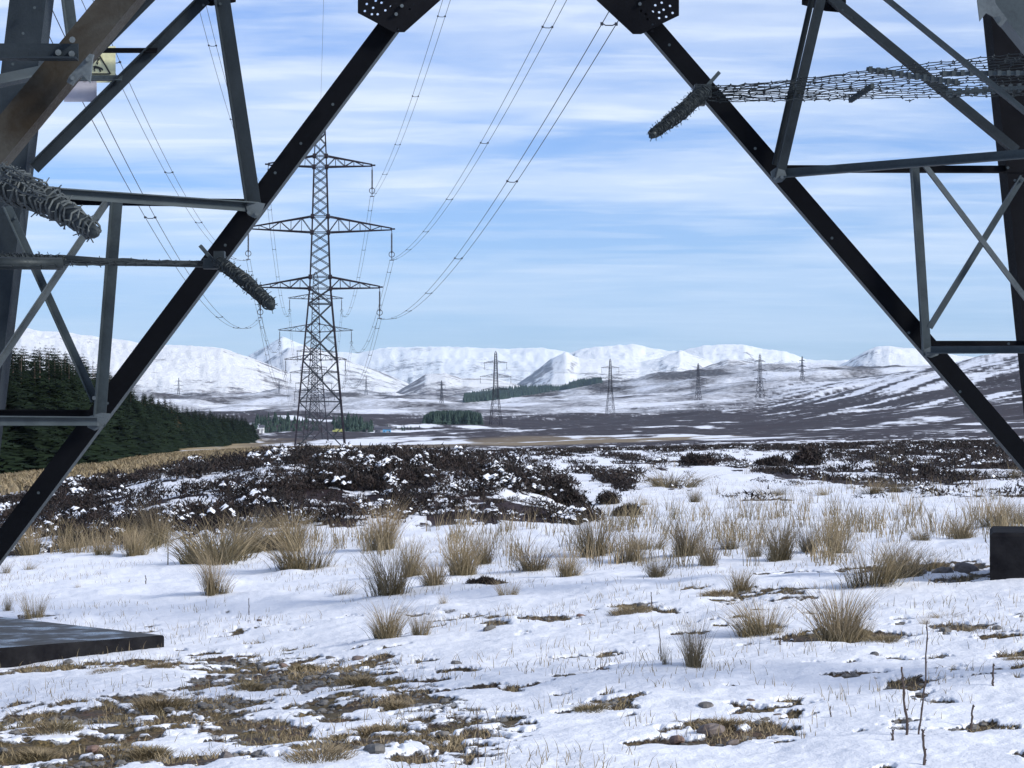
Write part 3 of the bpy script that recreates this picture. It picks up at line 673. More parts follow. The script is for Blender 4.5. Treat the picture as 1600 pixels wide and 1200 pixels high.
# ---------------------------------------------------------------- signs
def sign_at(name, label, px0, py0, px1, py1, d, m, marks=()):
    r = empty(name, P((px0+px1)/2, py1, d)); o0 = Vector(r.location); tag(r, label, 'sign')
    g = MB(); g.plate([P(x, y, d)-o0 for x, y in ((px0,py0),(px1,py0),(px1,py1),(px0,py1))], [], .006); g.build('sign_plate', m, r)
    if marks:
        g = MB()
        for poly in marks: g.plate([P(x, y, d-.006)-o0 for x, y in poly], [], .003)
        g.build('pictogram', M['ink'], r)
    return r
def ln(a, b, w_):
    dx, dy = b[0]-a[0], b[1]-a[1]; l = math.hypot(dx, dy); nx, ny = -dy/l*w_/2, dx/l*w_/2
    return [(a[0]+nx, a[1]+ny), (b[0]+nx, b[1]+ny), (b[0]-nx, b[1]-ny), (a[0]-nx, a[1]-ny)]
ax, ay = 149, 76
TRI = [ln((ax,ay),(172.5,115.6),2.4), ln((171.5,115.5),(126.5,115.5),2.2), ln((125.5,115.6),(ax,ay),2.4)]
PIC = TRI + [[(150,86),(154,85.5),(153.5,91),(157,91),(152,97.5),(154,97.5),(152,101.5),(149.5,97.5),(151,97.5),(152.5,93.5),(149.5,93.5)],
  [(146,103.5),(149,102.5),(154,104),(160,106.5),(161.5,109.5),(159.5,110),(157,108),(158,112),(156,112.5),(154,108),(149,106.5),(147.5,109.5),(149.5,111.5),(147.5,111.5),(146,109)],
  [(145.2,104.2),(147.4,102.6),(148.6,104.4),(146.6,105.8)]]
sign_at('warning_sign', 'pale yellow electric shock warning sign with black triangle behind the brown strut', 120, 72, 180.5, 129, DF-.02, M['yellow'], PIC)
sign_at('blank_sign', 'plain lilac grey back of a square sign below the yellow warning sign', 100, 118, 151, 159, DF-.02, M['greysign'])
# ---------------------------------------------------------------- barbed wire anti-climbing guards
def barb(g, p, s, rr):
    for q in range(2):
        a = Vector((rr.uniform(-1,1), rr.uniform(-1,1), rr.uniform(-1,1))).normalized()
        g.bar(p - a*s, p + a*s, .006)
def strand(g, pts, r, step, bs, rr, wob=.006):
    pts = [Vector(p) for p in pts]; out_ = []; bars = []
    for a, b in zip(pts[:-1], pts[1:]):
        n = max(2, int((b-a).length/.06))
        for i in range(n): out_.append(a.lerp(b, i/n) + Vector((rr.uniform(-wob,wob), rr.uniform(-wob,wob), rr.uniform(-wob,wob))))
    out_.append(pts[-1]); g.tube(out_, r, 4)
    acc = 0
    for a, b in zip(out_[:-1], out_[1:]):
        acc += (b-a).length
        if acc > step: acc = 0; barb(g, a, bs, rr)
def cocoon(parent, path, rads, m, name='barbed_wire_wrapping', pitch=.030, seed=1, wr=.0055):
    rr = random.Random(seed); pts = [Vector(p) for p in path]; o0 = Vector(parent.location)
    seg = [0]
    for a, b in zip(pts[:-1], pts[1:]): seg.append(seg[-1] + (b-a).length)
    tot = seg[-1]
    def at(s):
        for i in range(len(pts)-1):
            if s <= seg[i+1] or i == len(pts)-2:
                t = (s-seg[i])/(seg[i+1]-seg[i]); return pts[i].lerp(pts[i+1], t), rads[i]*(1-t)+rads[i+1]*t, (pts[i+1]-pts[i]).normalized()
    core = MB(); n = max(30, int(tot/.035)); cp = []; cr_ = []
    for i in range(n+1):
        p, r, a = at(tot*i/n); endf = min(1, (.25 + ((1-i/n)*tot/ (r*1.1)))) ** .5 if (1-i/n)*tot < r*1.1 else 1
        cp.append(p-o0); cr_.append(r*(.78 + .07*(i % 2) + rr.uniform(-.06,.06))*endf)
    core.tube(cp, .1, 14, rs=cr_); cobj = core.build('wrapped_bar', M['barb'], parent, True)
    g = MB(); hp = []; nt_ = int(tot/pitch); ph = 0
    for i in range(nt_*10):
        s = tot*i/(nt_*10); p, r, a = at(s); up = Vector((0,0,1)); u = a.cross(up).normalized(); v = a.cross(u); ang = 2*math.pi*i/10
        endf = math.sqrt(min(1, max(.1, (tot-s)/(r*1.1))))
        rj = r*endf*(.98 + rr.uniform(-.12, .16)); q = p + (u*math.cos(ang) + v*math.sin(ang))*rj + a*rr.uniform(-.013,.013); hp.append(q-o0)
        if i % 3 == 0 and rr.random() < .8:
            dirn = ((u*math.cos(ang) + v*math.sin(ang)) + a*rr.uniform(-.8,.8) + Vector((rr.uniform(-.4,.4),0,rr.uniform(-.4,.4)))).normalized()
            g.bar(q-o0-dirn*.012, q-o0+dirn*.030, .0045)
    g.tube(hp, wr, 4); g.build(name, m, parent)
# guard on the left main diagonal
r = empty('barbed_wire_guard', P(335,408,DF-.25)); tag(r, 'dark barbed wire club jutting down right from the left main strut', 'barbed wire', 'barbed wire climbing guards'); o0 = r.location
g = MB(); a_, b_ = P(313,384,19.2)-o0, P(347,424,19.2)-o0; g.bar(a_, b_, .075, .03); g.build('bracket', M['galv'], r)
g = MB(); g.box(P(333,412,19.15)-o0, .16, .10, .09); g.box(P(343,404,19.1)-o0, .09, .10, .12); g.build('clamp', M['barb'], r)
cocoon(r, [P(342,408,19.1), P(385,441,18.6), P(426,480,18.2)], [.048, .056, .05], M['barb'], seed=4)
# the wrapped bar and strands running left from it
r = empty('barbed_wire_fence', P(0,405,19)); tag(r, 'narrow barbed wire run seen edge on between left main strut and left leg', 'barbed wire', 'barbed wire climbing guards'); o0 = r.location
rr = random.Random(5); g = MB()
for i in range(5):
    q = i/4; strand(g, [P(332,410+2*q,19.3)-o0, P(180,404+9*q,19.3-q*1)-o0, P(-30,400+17*q,19.3-q*1.6)-o0], .005, .10, .018, rr, .008)
g.build('barbed_strands', M['barb'], r)
g = MB(); g.tube([P(332,413,19.25)-o0, P(250,411.5,19.2)-o0, P(184,410,19.1)-o0, P(92,404,18.9)-o0], .03, 8, rs=[.03,.026,.03,.034]); g.tube([P(96,412,18.3)-o0, P(-30,411,18)-o0], .05, 8); g.build('wrapped_bar', M['barb'], r, True)
cocoon(r, [P(100,407,18.8), P(40,405,18.5), P(-30,405,18.2)], [.04,.045,.05], M['barb'], seed=9)
# big wrapped guard on the near brown strut
r = empty('barbed_wire_guard', P(40,300,DN-.3)); tag(r, 'thick grey barbed wire club drooping from below the brown strut at the left edge', 'barbed wire', 'barbed wire climbing guards')
cocoon(r, [P(-90,262,10.9), P(0,286,11.0), P(60,308,10.9), P(110,336,10.75), P(152,366,10.6)], [.10,.092,.076,.058,.036], M['barbl'], seed=6, pitch=.034, wr=.006)
rr = random.Random(8); g = MB(); o0 = r.location
for i in range(7):
    strand(g, [P(-40,238+i*4,10.9)-o0, P(20,262+i*4,10.75)-o0, P(70+rr.uniform(-5,5),282+i*5,10.7)-o0], .005, .035, .02, rr, .02)
g.build('loose_barbed_wire', M['barbl'], r)
# guard on the right main diagonal
r = empty('barbed_wire_guard', P(1100,140,DF-.25)); tag(r, 'dark barbed wire club jutting down left from the right main strut', 'barbed wire', 'barbed wire climbing guards'); o0 = r.location
g = MB(); g.bar(P(1124,113,19.2)-o0, P(1082,160,19.2)-o0, .05, .03); g.build('bracket', M['galv'], r)
g = MB(); g.box(P(1098,142,19.15)-o0, .14, .10, .10); g.box(P(1092,152,19.15)-o0, .10, .10, .14); g.build('clamp', M['barb'], r)
cocoon(r, [P(1100,142,19.1), P(1060,180,18.7), P(1017,212,18.3)], [.066, .056, .038], M['barb'], seed=12)
g = MB(); strand(g, [P(1092,140,19.0)-o0, P(1055,168,18.6)-o0, P(1025,196,18.3)-o0], .004, .06, .016, rr, .01); g.build('loose_barbed_wire', M['barb'], r)
# the fan of strands to the right leg: parallel wires in one level plane
r = empty('barbed_wire_fence', P(1600,150,DF)); tag(r, 'wide fan of barbed wire strands between right main strut and right leg', 'barbed wire', 'barbed wire climbing guards'); o0 = r.location
g = MB(); rr = random.Random(21); ns = 15
for i in range(ns):
    q = i/(ns-1); y0_ = 134 + 24*q; yr = 80 + 72*q**1.05; d1 = 515*DF/(Y0-yr)*1.0; dm = 515*DF/(Y0-(128 + 29*q))
    strand(g, [P(1106+rr.uniform(0,20), y0_ if i else 138, 19.5)-o0, P(1240, 124.5+33*q, DF-.5*(1-q))-o0, P(1420, 103+49*q, DF-1.0*(1-q))-o0, P(1660, yr-3, DF-2.0*(1-q))-o0], .004, .085, .016, rr, .007)
for _ in range(26):
    x = rr.uniform(1110, 1650); t = (x-1106)/544; y = 136-52*t + (24+48*t)*rr.random(); dd_ = DF-1-rr.random()*.5
    strand(g, [P(x, y, dd_)-o0, P(x+rr.uniform(15,45), y+rr.uniform(-7,7), dd_)-o0], .0035, .07, .016, rr, .01)
g.build('barbed_strands', M['barb'], r)
for a, b, d0_, w_ in (((1354,108),(1500,130),18.7,.045), ((1328,157),(1364,134),19.3,.04), ((1478,146),(1640,134),18.9,.06), ((1468,115),(1640,114),18.2,.035)):
    g = MB(); g.bar(P(*a,d0_)-o0, P(*b,d0_-.2)-o0, w_, .03); bb = P(*a,d0_)-o0; cc = P(*b,d0_-.2)-o0
    for i in range(12): q = bb.lerp(cc, (i+.5)/12); g.box(q, .03, .05, w_*1.1)
    g.build('spreader_bar', M['galv'], r)
#__PART3__
# ---------------------------------------------------------------- blades of grass
def blades(base, h, w_, lean, az, face, seg=3, rnd=None):
    "numpy: curved tapering ribbons; returns verts, quads, r per vertex"
    n = len(base); k = seg + 1; t = np.linspace(0, 1, k)[None, :, None]
    dirn = np.stack([np.cos(az), np.sin(az), np.zeros(n)], 1)[:, None, :]
    up = np.array([0, 0, 1.])[None, None, :]
    H = h[:, None, None]; Ln = lean[:, None, None]
    c = base[:, None, :] + up*H*t*(1 - .28*Ln*t) + dirn*H*Ln*(.35*t + .65*t**2.2)
    sd_ = np.stack([np.cos(face), np.sin(face), np.zeros(n)], 1)[:, None, :]
    ww = w_[:, None, None]*(1 - .85*t**1.5)*.5
    V = np.stack([c - sd_*ww, c + sd_*ww], 2).reshape(n, -1, 3)
    i = np.arange(n)[:, None]*2*k; s = np.arange(seg)[None, :]*2
    Q = np.stack([i+s, i+s+1, i+s+3, i+s+2], -1).reshape(-1, 4)
    r = rng.rand(n) if rnd is None else rnd
    return V.reshape(-1, 3), Q, np.repeat(r, 2*k)
def tussock_mesh(seed, nb=420, dead=.2):
    g = np.random.RandomState(seed); az = g.rand(nb)*2*np.pi; rad = .17*np.sqrt(g.rand(nb))
    nc = 5; cc = g.normal(0, .085, (nc, 2)); hc = .65 + .55*g.rand(nc); ci = g.randint(0, nc, nb); bxy = cc[ci] + g.normal(0, .05, (nb, 2)); rad = np.hypot(bxy[:, 0], bxy[:, 1]); az = np.arctan2(bxy[:, 1], bxy[:, 0])
    base = np.column_stack([bxy, np.zeros(nb)-.03]); az2 = az + g.normal(0, .8, nb)
    h = .5*(.40 + .80*g.rand(nb)**.9)*hc[ci]; lean = np.clip(.16 + rad*2.2 + np.abs(g.normal(0, .22, nb)), 0, 1.1)
    low = g.rand(nb) < dead; h[low] *= .45; lean[low] = .5 + .7*g.rand(low.sum())
    return blades(base, h, .0062 + .0035*g.rand(nb), lean, az2, g.normal(0, .5, nb), 4, g.rand(nb))
TV = []
for s_ in range(6):
    V, Q, r_ = tussock_mesh(100+s_, [560, 430, 640, 300, 480, 190][s_], [.2,.1,.35,.15,.45,.3][s_])
    o = npmesh('rush_tussock', V, Q, M['rush'], smooth=False, attrs={'r': r_}); TV.append(o.data); bpy.data.objects.remove(o)
GT = 'rush tussocks growing through the snow'
def tuss(px, py, hp, wp, label, var=None):
    p = hit(px, py); m = TV[rng.randint(0, 6) if var is None else var]
    o = bpy.data.objects.new('rush_tussock', m); C.objects.link(o); d = p.y; H = .95*hp*d/F; W = wp*d/F
    o.location = p - Vector((0, 0, .01)); o.rotation_euler.z = rng.rand()*6.28; kw = W/.62; kh = H/.52; o.scale = (kw, kw, kh)
    tag(o, label, 'rush tussock', GT)
TL_ = [
 (340,882,92,135,'broad bushy rush tussock at the left, widest of those below the heather mound',2),(385,868,75,75,'rush tussock leaning on the right flank of the broad left one',0),
 (50,870,62,52,'straw coloured rush tussock at the left edge right of the strut foot',1),(112,866,52,40,'left one of the straw tussocks between the strut and the broad bushy one',3),
 (160,870,50,34,'small upright tussock in the middle of the left straw row',3),(208,872,58,48,'tussock with a spiky top left of the broad bushy one',1),(243,856,80,62,'taller pale tussock against the left end of the heather bank',0),
 (482,893,100,112,'tall fanning rush tussock left of centre with snow caught in its foot',2),(455,862,70,60,'tussock half hidden behind the fanning left centre one',0),
 (598,862,85,66,'straw tussock directly behind the tallest green based clump at centre',0),(614,932,118,84,'tallest rush clump at centre with dense green grey base',2),(640,905,80,50,'side tuft on the right of the tallest centre clump',1),
 (335,933,78,56,'lone tussock on open snow below the broad left one, snow lump at its foot',0),(42,893,22,36,'low dry tuft at the far left above the slab',5),(6,900,32,26,'low tuft cut by the left edge',5),
 (12,958,46,24,'thin reeds at the left edge just behind the slab',3),(55,970,66,34,'upright brown reeds standing behind the wet slab',3),
 (604,1002,66,58,'left half of the twin tussock on the snow below centre',0),(656,998,72,34,'narrow right half of the twin tussock below centre',3),(530,933,34,55,'flat sparse tuft between lone left tussock and tall centre clump',5),
 (125,922,18,16,'tiny tuft on the snow left of the lone tussock',5),(696,948,30,22,'tiny wispy tuft right of the tall centre clump',5),(682,918,56,50,'dark based rush right beside the tall centre clump',1),
 (722,902,70,60,'straw tussock in the centre band, first right of the dark based one',0),(755,885,75,60,'straw tussock second in the centre band',1),(795,934,44,34,'small tussock standing forward of the centre band',3),
 (838,895,70,76,'bushy tussock at the middle of the centre band with green base',2),(885,905,62,52,'low tussock in front of the bushy band middle',1),(932,872,82,84,'broad straw tussock behind the band, below the end of the heather mound',0),
 (978,882,66,62,'dark green based tussock right of the broad straw one',2),(1028,906,46,56,'short tussock forward in the band with snow to either side',1),(1010,862,50,60,'pale tussock back in the band above the short forward one',3),
 (1075,872,72,66,'full tussock of the right band, left of the twin pair',0),(1108,888,64,46,'left of the twin pair in the right band',1),(1152,858,62,56,'low spreading tussock at the back of the right band',4),
 (1180,874,54,34,'narrow tussock between the twin pair and the tall straw one',3),(1217,880,80,62,'tall straw tussock of the right band with a rounded top',0),(1262,866,60,54,'thin straw tussock right of the tall rounded one',1),
 (1310,868,68,56,'straw tussock behind the left side of the great dark green clump',0),(1355,920,112,112,'great dark green rush clump at right with tall straw plumes',2),(1405,908,84,66,'right shoulder of the great dark green rush clump',2),
 (1450,893,52,58,'low dark rush between the great clump and the black block',4),(1440,848,42,40,'small straw tussock behind the great clump to the right',3),(1500,845,48,50,'straw tussock behind the black block, left one',1),
 (1556,826,52,62,'straw tussock behind the black block, middle one',0),(1592,822,46,40,'straw tussock behind the black block at the right edge',1),
 (1195,998,86,82,'stout dome shaped rush tussock in the right foreground',2),(1312,1008,96,92,'foreground tussock with tall thin stalks, snow lodged in it, below the great clump',0),(1345,1004,70,40,'tuft joined to the right side of the snow filled foreground tussock',3),
 (1085,1049,105,56,'tall narrow foreground tussock, lowest of all in the picture',1),(1041,1046,66,18,'single thin spray of reeds beside the lowest tussock',5),(1155,928,48,44,'small tussock on bare brown grass above the dome shaped one',1),
 (1050,762,36,76,'wide low tussock alone on far snow, nearest the mound end',4),(1205,776,27,50,'neat round tussock on far snow right of the wide low one',4),(1085,787,32,34,'small tussock just below the wide low far one',1),
 (1012,791,22,26,'wispy tuft left of the small far one',5),(1290,776,22,30,'wispy tuft on far snow between round tussock and yellowish one',5),(1364,774,30,50,'yellowish tussock on far snow at the right',0),(1404,767,20,34,'little tuft right of the yellowish far tussock',4),
 (1575,748,26,56,'pale grass tuft on the heath near the strut at the right edge',4),(1492,748,22,30,'brownish tuft on the heath left of the right strut',4),
 (1530,992,24,44,'dark spiky tuft on foreground snow at the right, lower one',4),(1478,970,24,40,'spiky tuft on foreground snow at the right, upper one',4),(1578,998,20,40,'dark tuft near the right edge beside reddish stones',4),(1448,982,30,26,'dark wisp left of the two spiky foreground tufts',5)]
for a in TL_: tuss(*a)
def blade_field(name, label, cat, pts, h, w_, lean, m, rnd=None, seg=2, kind='stuff'):
    n = len(pts); V, Q, r_ = blades(pts, h, w_, lean, rng.rand(n)*6.28, rng.normal(0, .6, n), seg, rnd)
    return tag(npmesh(name, V, Q, m, smooth=False, attrs={'r': r_}), label, cat, kind=kind)
def scatter(n, dmin, dmax, pxr=(-150, 1750), pw=1.):
    "random points on the land, even over its surface when pw = 1"
    u = rng.rand(n); d = np.sqrt(dmin**2 + (dmax**2-dmin**2)*u**pw); px = pxr[0] + (pxr[1]-pxr[0])*rng.rand(n)
    th = np.arctan((px-800)/F); x = (px-800)/F*d; y = d; rr_ = np.hypot(x, y)
    zb = terrain(x, y, False); py = Y0 + (EYE-zb)/d*F
    return x, y, d, px, py
def field_mask(x, y, d, px, py): return masks(x, y, d, px, py)
# short grass and moss on the thawed patches
x, y, d, px, py = scatter(120000, 9.5, 20); sn, *_ = field_mask(x, y, np.hypot(x, y), px, py)
k_ = (sn < .45) & (fbm(x*2.6, y*2.6, 3, 300) > .48)
x, y = x[k_], y[k_]; n = len(x); pts = np.stack([x, y, terrain(x, y)+.0], 1)
tuft = fbm(x*3.1, y*3.1, 3, 310)
blade_field('moor_grass', 'short yellow brown grass and moss on thawed ground', 'grass', pts, (.014 + .026*rng.rand(n))*(.5 + 1.4*ss(.45,.68,tuft)), .004 + .004*rng.rand(n), .3 + 1.0*rng.rand(n), M['straw'], ss(.3, .7, tuft)*.6 + .4*rng.rand(n))
# sparse stalks poking through the snow everywhere
x, y, d, px, py = scatter(46000, 9.5, 60, pw=1.3); k_ = fbm(x*.9, y*.9, 4, 320) > .54
x, y = x[k_], y[k_]; n = len(x); pts = np.stack([x, y, terrain(x, y)+.03], 1)
blade_field('stubble', 'thin dry grass stalks poking out of the snow', 'grass', pts, .03 + .07*rng.rand(n)**2, .003 + .002*rng.rand(n), .1 + .7*rng.rand(n), M['straw'], .3 + .7*rng.rand(n))
# loose rushes filling the band between the tussocks
X_, Y_, B_ = [], [], []
def band(n, px0, px1, py0, py1, thr, seed):
    for _ in range(n):
        a, b = px0 + (px1-px0)*rng.rand(), py0 + (py1-py0)*rng.rand(); p = hit(a, b, 12, 80)
        if vn(np.array([a/45.]), np.array([b/14.]), seed)[0] < thr: continue
        for _ in range(12): B_.append((p.x + rng.normal(0, .07), p.y + rng.normal(0, .08), p.z))
band(270, 670, 1330, 822, 890, .47, 330); band(110, 960, 1600, 722, 815, .5, 335); band(120, 70, 260, 838, 868, .3, 331); band(130, 1290, 1600, 800, 850, .4, 332); band(90, 930, 1260, 800, 835, .5, 333); band(60, 400, 600, 840, 872, .4, 334)
pts = np.array(B_); n = len(pts); pts[:, 2] = terrain(pts[:, 0], pts[:, 1])
blade_field('loose_rushes', 'thin loose rushes and straw between the tussocks', 'rushes', pts, .10 + .36*rng.rand(n), .006 + .004*rng.rand(n), .1 + .5*rng.rand(n), M['straw'], .2 + .8*rng.rand(n), 3)
# long pale grass on the bank below the wood and by the tallest pylon
x, y, d, px, py = scatter(90000, 58, 330, (-150, 1000), .9); dd = np.hypot(x, y); sn, hh, gg, _ = field_mask(x, y, dd, px, py)
k_ = (gg > .55) & (px < 640); x, y, dd = x[k_], y[k_], dd[k_]; n = len(x); pts = np.stack([x, y, terrain(x, y)], 1)
blade_field('bank_grass', 'long pale grass on the bank under the wood', 'grass', pts, (.2 + .3*rng.rand(n)), .03 + dd*.0006, .3 + .6*rng.rand(n), M['straw'], .3+.7*rng.rand(n))
# heather: domed clumps of small dark sprigs
def heather_field(name, label, x, y, r, hgt, nf, seed):
    g = np.random.RandomState(seed); n = len(x); z = terrain(x, y)
    idx = np.repeat(np.arange(n), nf); m = len(idx)
    a = g.rand(m)*2*np.pi; el = np.arcsin(g.rand(m)**.8); q = .55 + .5*g.rand(m)
    R_ = r[idx]*q; cx_ = x[idx] + np.cos(a)*np.cos(el)*R_; cy_ = y[idx] + np.sin(a)*np.cos(el)*R_; cz = z[idx] + np.sin(el)*hgt[idx]*q + .01
    c = np.stack([cx_, cy_, cz], 1); s = (r[idx]*(.14 + .18*g.rand(m)))[:, None]
    d1 = g.normal(0, 1, (m, 3)); d1[:, 2] = np.abs(d1[:, 2])*1.0 + .3; d1 /= np.linalg.norm(d1, axis=1)[:, None]
    d2 = np.cross(d1, g.normal(0, 1, (m, 3))); d2 /= np.linalg.norm(d2, axis=1)[:, None]
    V = np.stack([c - d2*s*.24, c + d2*s*.24, c + d1*s*1.35], 1).reshape(-1, 3); Q = np.arange(m*3).reshape(-1, 3)
    rr_ = np.repeat(np.clip(g.rand(n)[idx]*.5 + g.rand(m)**2*.6, 0, 1), 3)
    return tag(npmesh(name, V, Q, M['heather'], smooth=False, attrs={'r': rr_}), label, 'heather', kind='stuff')
x, y, d, px, py = scatter(15000, 32, 66, (-60, 1000)); dd = np.hypot(x, y); sn, *_ = field_mask(x, y, dd, px, py)
k_ = (sn < .40) & (px < 985) & (py < 900) & (rng.rand(len(x)) < .75); x, y, dd = x[k_], y[k_], dd[k_]; n = len(x)
big = .35 + .75*ss(.35, .65, fbm(x*.7, y*.7, 3, 400))
hr, hh_ = (.11 + .10*rng.rand(n))*big*1.4, (.10 + .14*rng.rand(n))*big*1.4; heather_field('heather', 'dark brown heather thick on the snow flecked mound', x, y, hr, hh_, 70, 11)
HM = (x, y, hr, hh_)
x, y, d, px, py = scatter(34000, 34, 210, (780, 1750), 1.0); dd = np.hypot(x, y); sn, _, gg, _ = field_mask(x, y, dd, px, py)
k_ = (sn < .4) & (gg < .5) & ~((px < 985) & (dd < 66)) & (rng.rand(len(x)) < .42 - .2*ss(90,170,dd)); x, y, dd = x[k_], y[k_], dd[k_]; n = len(x)
hr, hh_ = .14 + .0010*dd + .18*rng.rand(n), (.09 + .17*rng.rand(n)**1.5); heather_field('heather', 'brown heather scattered over the snowy moor at right', x, y, hr, hh_, 44, 12)
HR = (x, y, hr, hh_)
x, y, d, px, py = scatter(3500, 66, 170, (380, 790), 1.0); dd = np.hypot(x, y); sn, _, gg, _ = field_mask(x, y, dd, px, py)
k_ = (sn < .5) & (gg < .5); x, y, dd = x[k_], y[k_], dd[k_]; n = len(x)
heather_field('heather', 'thin line of heather behind the mound', x, y, .2 + .2*rng.rand(n), .08 + .10*rng.rand(n), 20, 13)
SNC = []
def snow_caps(x, y, r, hgt, thr, n, seed, fx=1.5):
    g = np.random.RandomState(seed); k = fbm(x*fx, y*fx*.7, 5, seed) + (g.rand(len(x))-.5)*.16 > thr; x, y, r, hgt = x[k], y[k], r[k], hgt[k]; z = terrain(x, y)
    i = np.repeat(np.arange(len(x)), n); m = len(i); a = g.rand(m)*6.28; q = g.rand(m)**.6
    c = np.stack([x[i] + np.cos(a)*q*r[i]*1.0, y[i] - .3*r[i] + np.sin(a)*q*r[i]*.8, z[i] + hgt[i]*np.sqrt(np.clip(1-q**2*.85, 0, 1))*(.93 + .16*g.rand(m))], 1)
    s = (r[i]*(.10 + .17*g.rand(m)))[:, None]; vs = []
    a0 = g.rand(m)*6.28
    for j in range(5):
        an = a0 + j*1.2566; rr = s[:, 0]*(.5 + .9*g.rand(m)); vs.append(c + np.stack([np.cos(an)*rr, np.sin(an)*rr, -rr*(.10 + .9*g.rand(m))], 1))
    V = np.stack([c + np.array([0, 0, 1.])*s*.22] + vs, 1).reshape(-1, 3); b = np.arange(m)[:, None]*6
    Q = np.concatenate([np.stack([b[:, 0], b[:, 0]+1+j, b[:, 0]+1+(j+1) % 5], 1) for j in range(5)])
    tag(npmesh('caught_snow', V, Q, M['snow']), 'ragged scraps of snow caught on top of the heather', 'snow', kind='stuff')
def heather_bush(px, py, wp, hp, label, seed):
    p = hit(px, py); g = np.random.RandomState(seed); k = p.y/F; o = heather_field('heather_bush', label, np.array([p.x]+[p.x + g.normal(0, wp*k*.2) for _ in range(7)]), np.array([p.y]+[p.y + g.normal(0, wp*k*.12) for _ in range(7)]), np.full(8, wp*k*.33), np.full(8, hp*k)*np.append(1, .45+.5*g.rand(7)), 320, seed)
    del o['kind']; o['category'] = 'heather bush'; o['group'] = 'lone heather bushes'
snow_caps(*HM, .685, 9, 501, 2.2); snow_caps(*HR, .62, 3, 502, .8)
heather_bush(1267, 727, 66, 30, 'domed dark heather bush standing alone on the snowy moor at right', 31); heather_bush(946, 790, 42, 22, 'small black heather bush just off the right foot of the mound', 32)
heather_bush(1215, 728, 60, 14, 'low flat heather bush left of the domed one', 33); heather_bush(985, 808, 50, 20, 'heather bush at the top of the rush band below the mound end', 34); heather_bush(1440, 742, 50, 16, 'low heather bush on the moor right of the domed one', 35)
heather_bush(875, 785, 80, 40, 'large heather bush ending the mound at its right foot', 36); heather_bush(420, 862, 50, 24, 'dark heather bush between the two broad left tussocks', 37); heather_bush(1085, 728, 60, 18, 'low heather bush above the wide low far tussock', 38)
heather_bush(758, 916, 46, 12, 'flattened dark heather sprig on snow right of the tall centre clump', 39)
x, y, d, px, py = scatter(5200, 38, 130, (880, 1750), 1.0); dd = np.hypot(x, y); k_ = (rng.rand(len(x)) < .10 + .5*ss(950, 1600, px)) & (fbm(x*.5, y*.2, 4, 430) > .42); x, y, dd = x[k_], y[k_], dd[k_]; n = len(x)
heather_field('heather', 'small scattered heather sprigs dotting the snow at right', x, y, .06 + .0006*dd + .14*rng.rand(n)**2, (.04 + .12*rng.rand(n)**1.5), 34, 14)
# lumps of snow caught on heather and rush feet
def snow_lumps():
    g = np.random.RandomState(77); V = []; Q = []
    spots = []
    for _ in range(330):
        a, b = 640 + 700*g.rand(), 835 + 70*g.rand(); spots.append((a, b, 6 + 9*g.rand()))
    for (a, b, s) in [(342,922,16),(350,930,12),(470,880,14),(500,884,12),(455,885,10),(1300,975,14),(1320,990,12),(1290,990,12),(1200,958,8)]: spots.append((a, b, s))
    for _ in range(0):
        a, b = 60 + 880*g.rand(), 712 + 135*g.rand(); spots.append((a, b, 2.5 + 3*g.rand()))
    for a, b, s in spots:
        p = hit(a, b, 12, 70); 
        mound_ = b < 850 and a < 950
        m_ = masks(np.array([p.x]), np.array([p.y]), np.array([math.hypot(p.x, p.y)]), np.array([a]), np.array([b]))[0][0]
        r = s*p.y/F*.9; base = len(V); lift = .17 if (mound_ and m_ < .5) else 0
        if mound_ and (m_ >= .5 or g.rand() < .35): continue
        for i in range(4):
            e = i/3*math.pi/2
            for j in range(7):
                an = j/7*2*math.pi; q = r*(.7 + .6*g.rand())*math.cos(e*.97)
                V.append((p.x + math.cos(an)*q, p.y + math.sin(an)*q*.8, p.z + lift*(.6+.6*g.rand()) - .015 + r*(.18 if mound_ else .45)*math.sin(e)))
        for i in range(3):
            for j in range(7): Q.append((base+i*7+j, base+i*7+(j+1) % 7, base+(i+1)*7+(j+1) % 7, base+(i+1)*7+j))
    tag(npmesh('snow_lumps', np.array(V), np.array(Q), M['snow']), 'lumps of snow lodged on heather and between the rushes', 'snow', kind='stuff')
snow_lumps()
# ---------------------------------------------------------------- stones
def stone_mesh(seed, sub=2):
    g = np.random.RandomState(seed); b = MB(); n1, n2 = 10, 7; vs = []
    sx, sy, sz = 1, .7 + .3*g.rand(), .45 + .25*g.rand(); off = g.rand(3)*9
    for i in range(n2+1):
        e = -math.pi/2 + math.pi*i/n2
        for j in range(n1):
            a = 2*math.pi*j/n1; v = np.array([math.cos(a)*math.cos(e), math.sin(a)*math.cos(e), math.sin(e)])
            k = .8 + .45*float(vn(np.array([v[0]*1.3+off[0]+v[2]]), np.array([v[1]*1.3+off[1]-v[2]*.7]), seed)[0]); v = np.sign(v)*np.abs(v)**.8*k
            vs.append((v[0]*sx, v[1]*sy, v[2]*sz))
    b.add(vs, [(i*n1+j, i*n1+(j+1) % n1, (i+1)*n1+(j+1) % n1, (i+1)*n1+j) for i in range(n2) for j in range(n1)])
    o = b.build('stone', M['stone']); m = o.data; bpy.data.objects.remove(o); return m
SMESH = [stone_mesh(s) for s in range(6)]
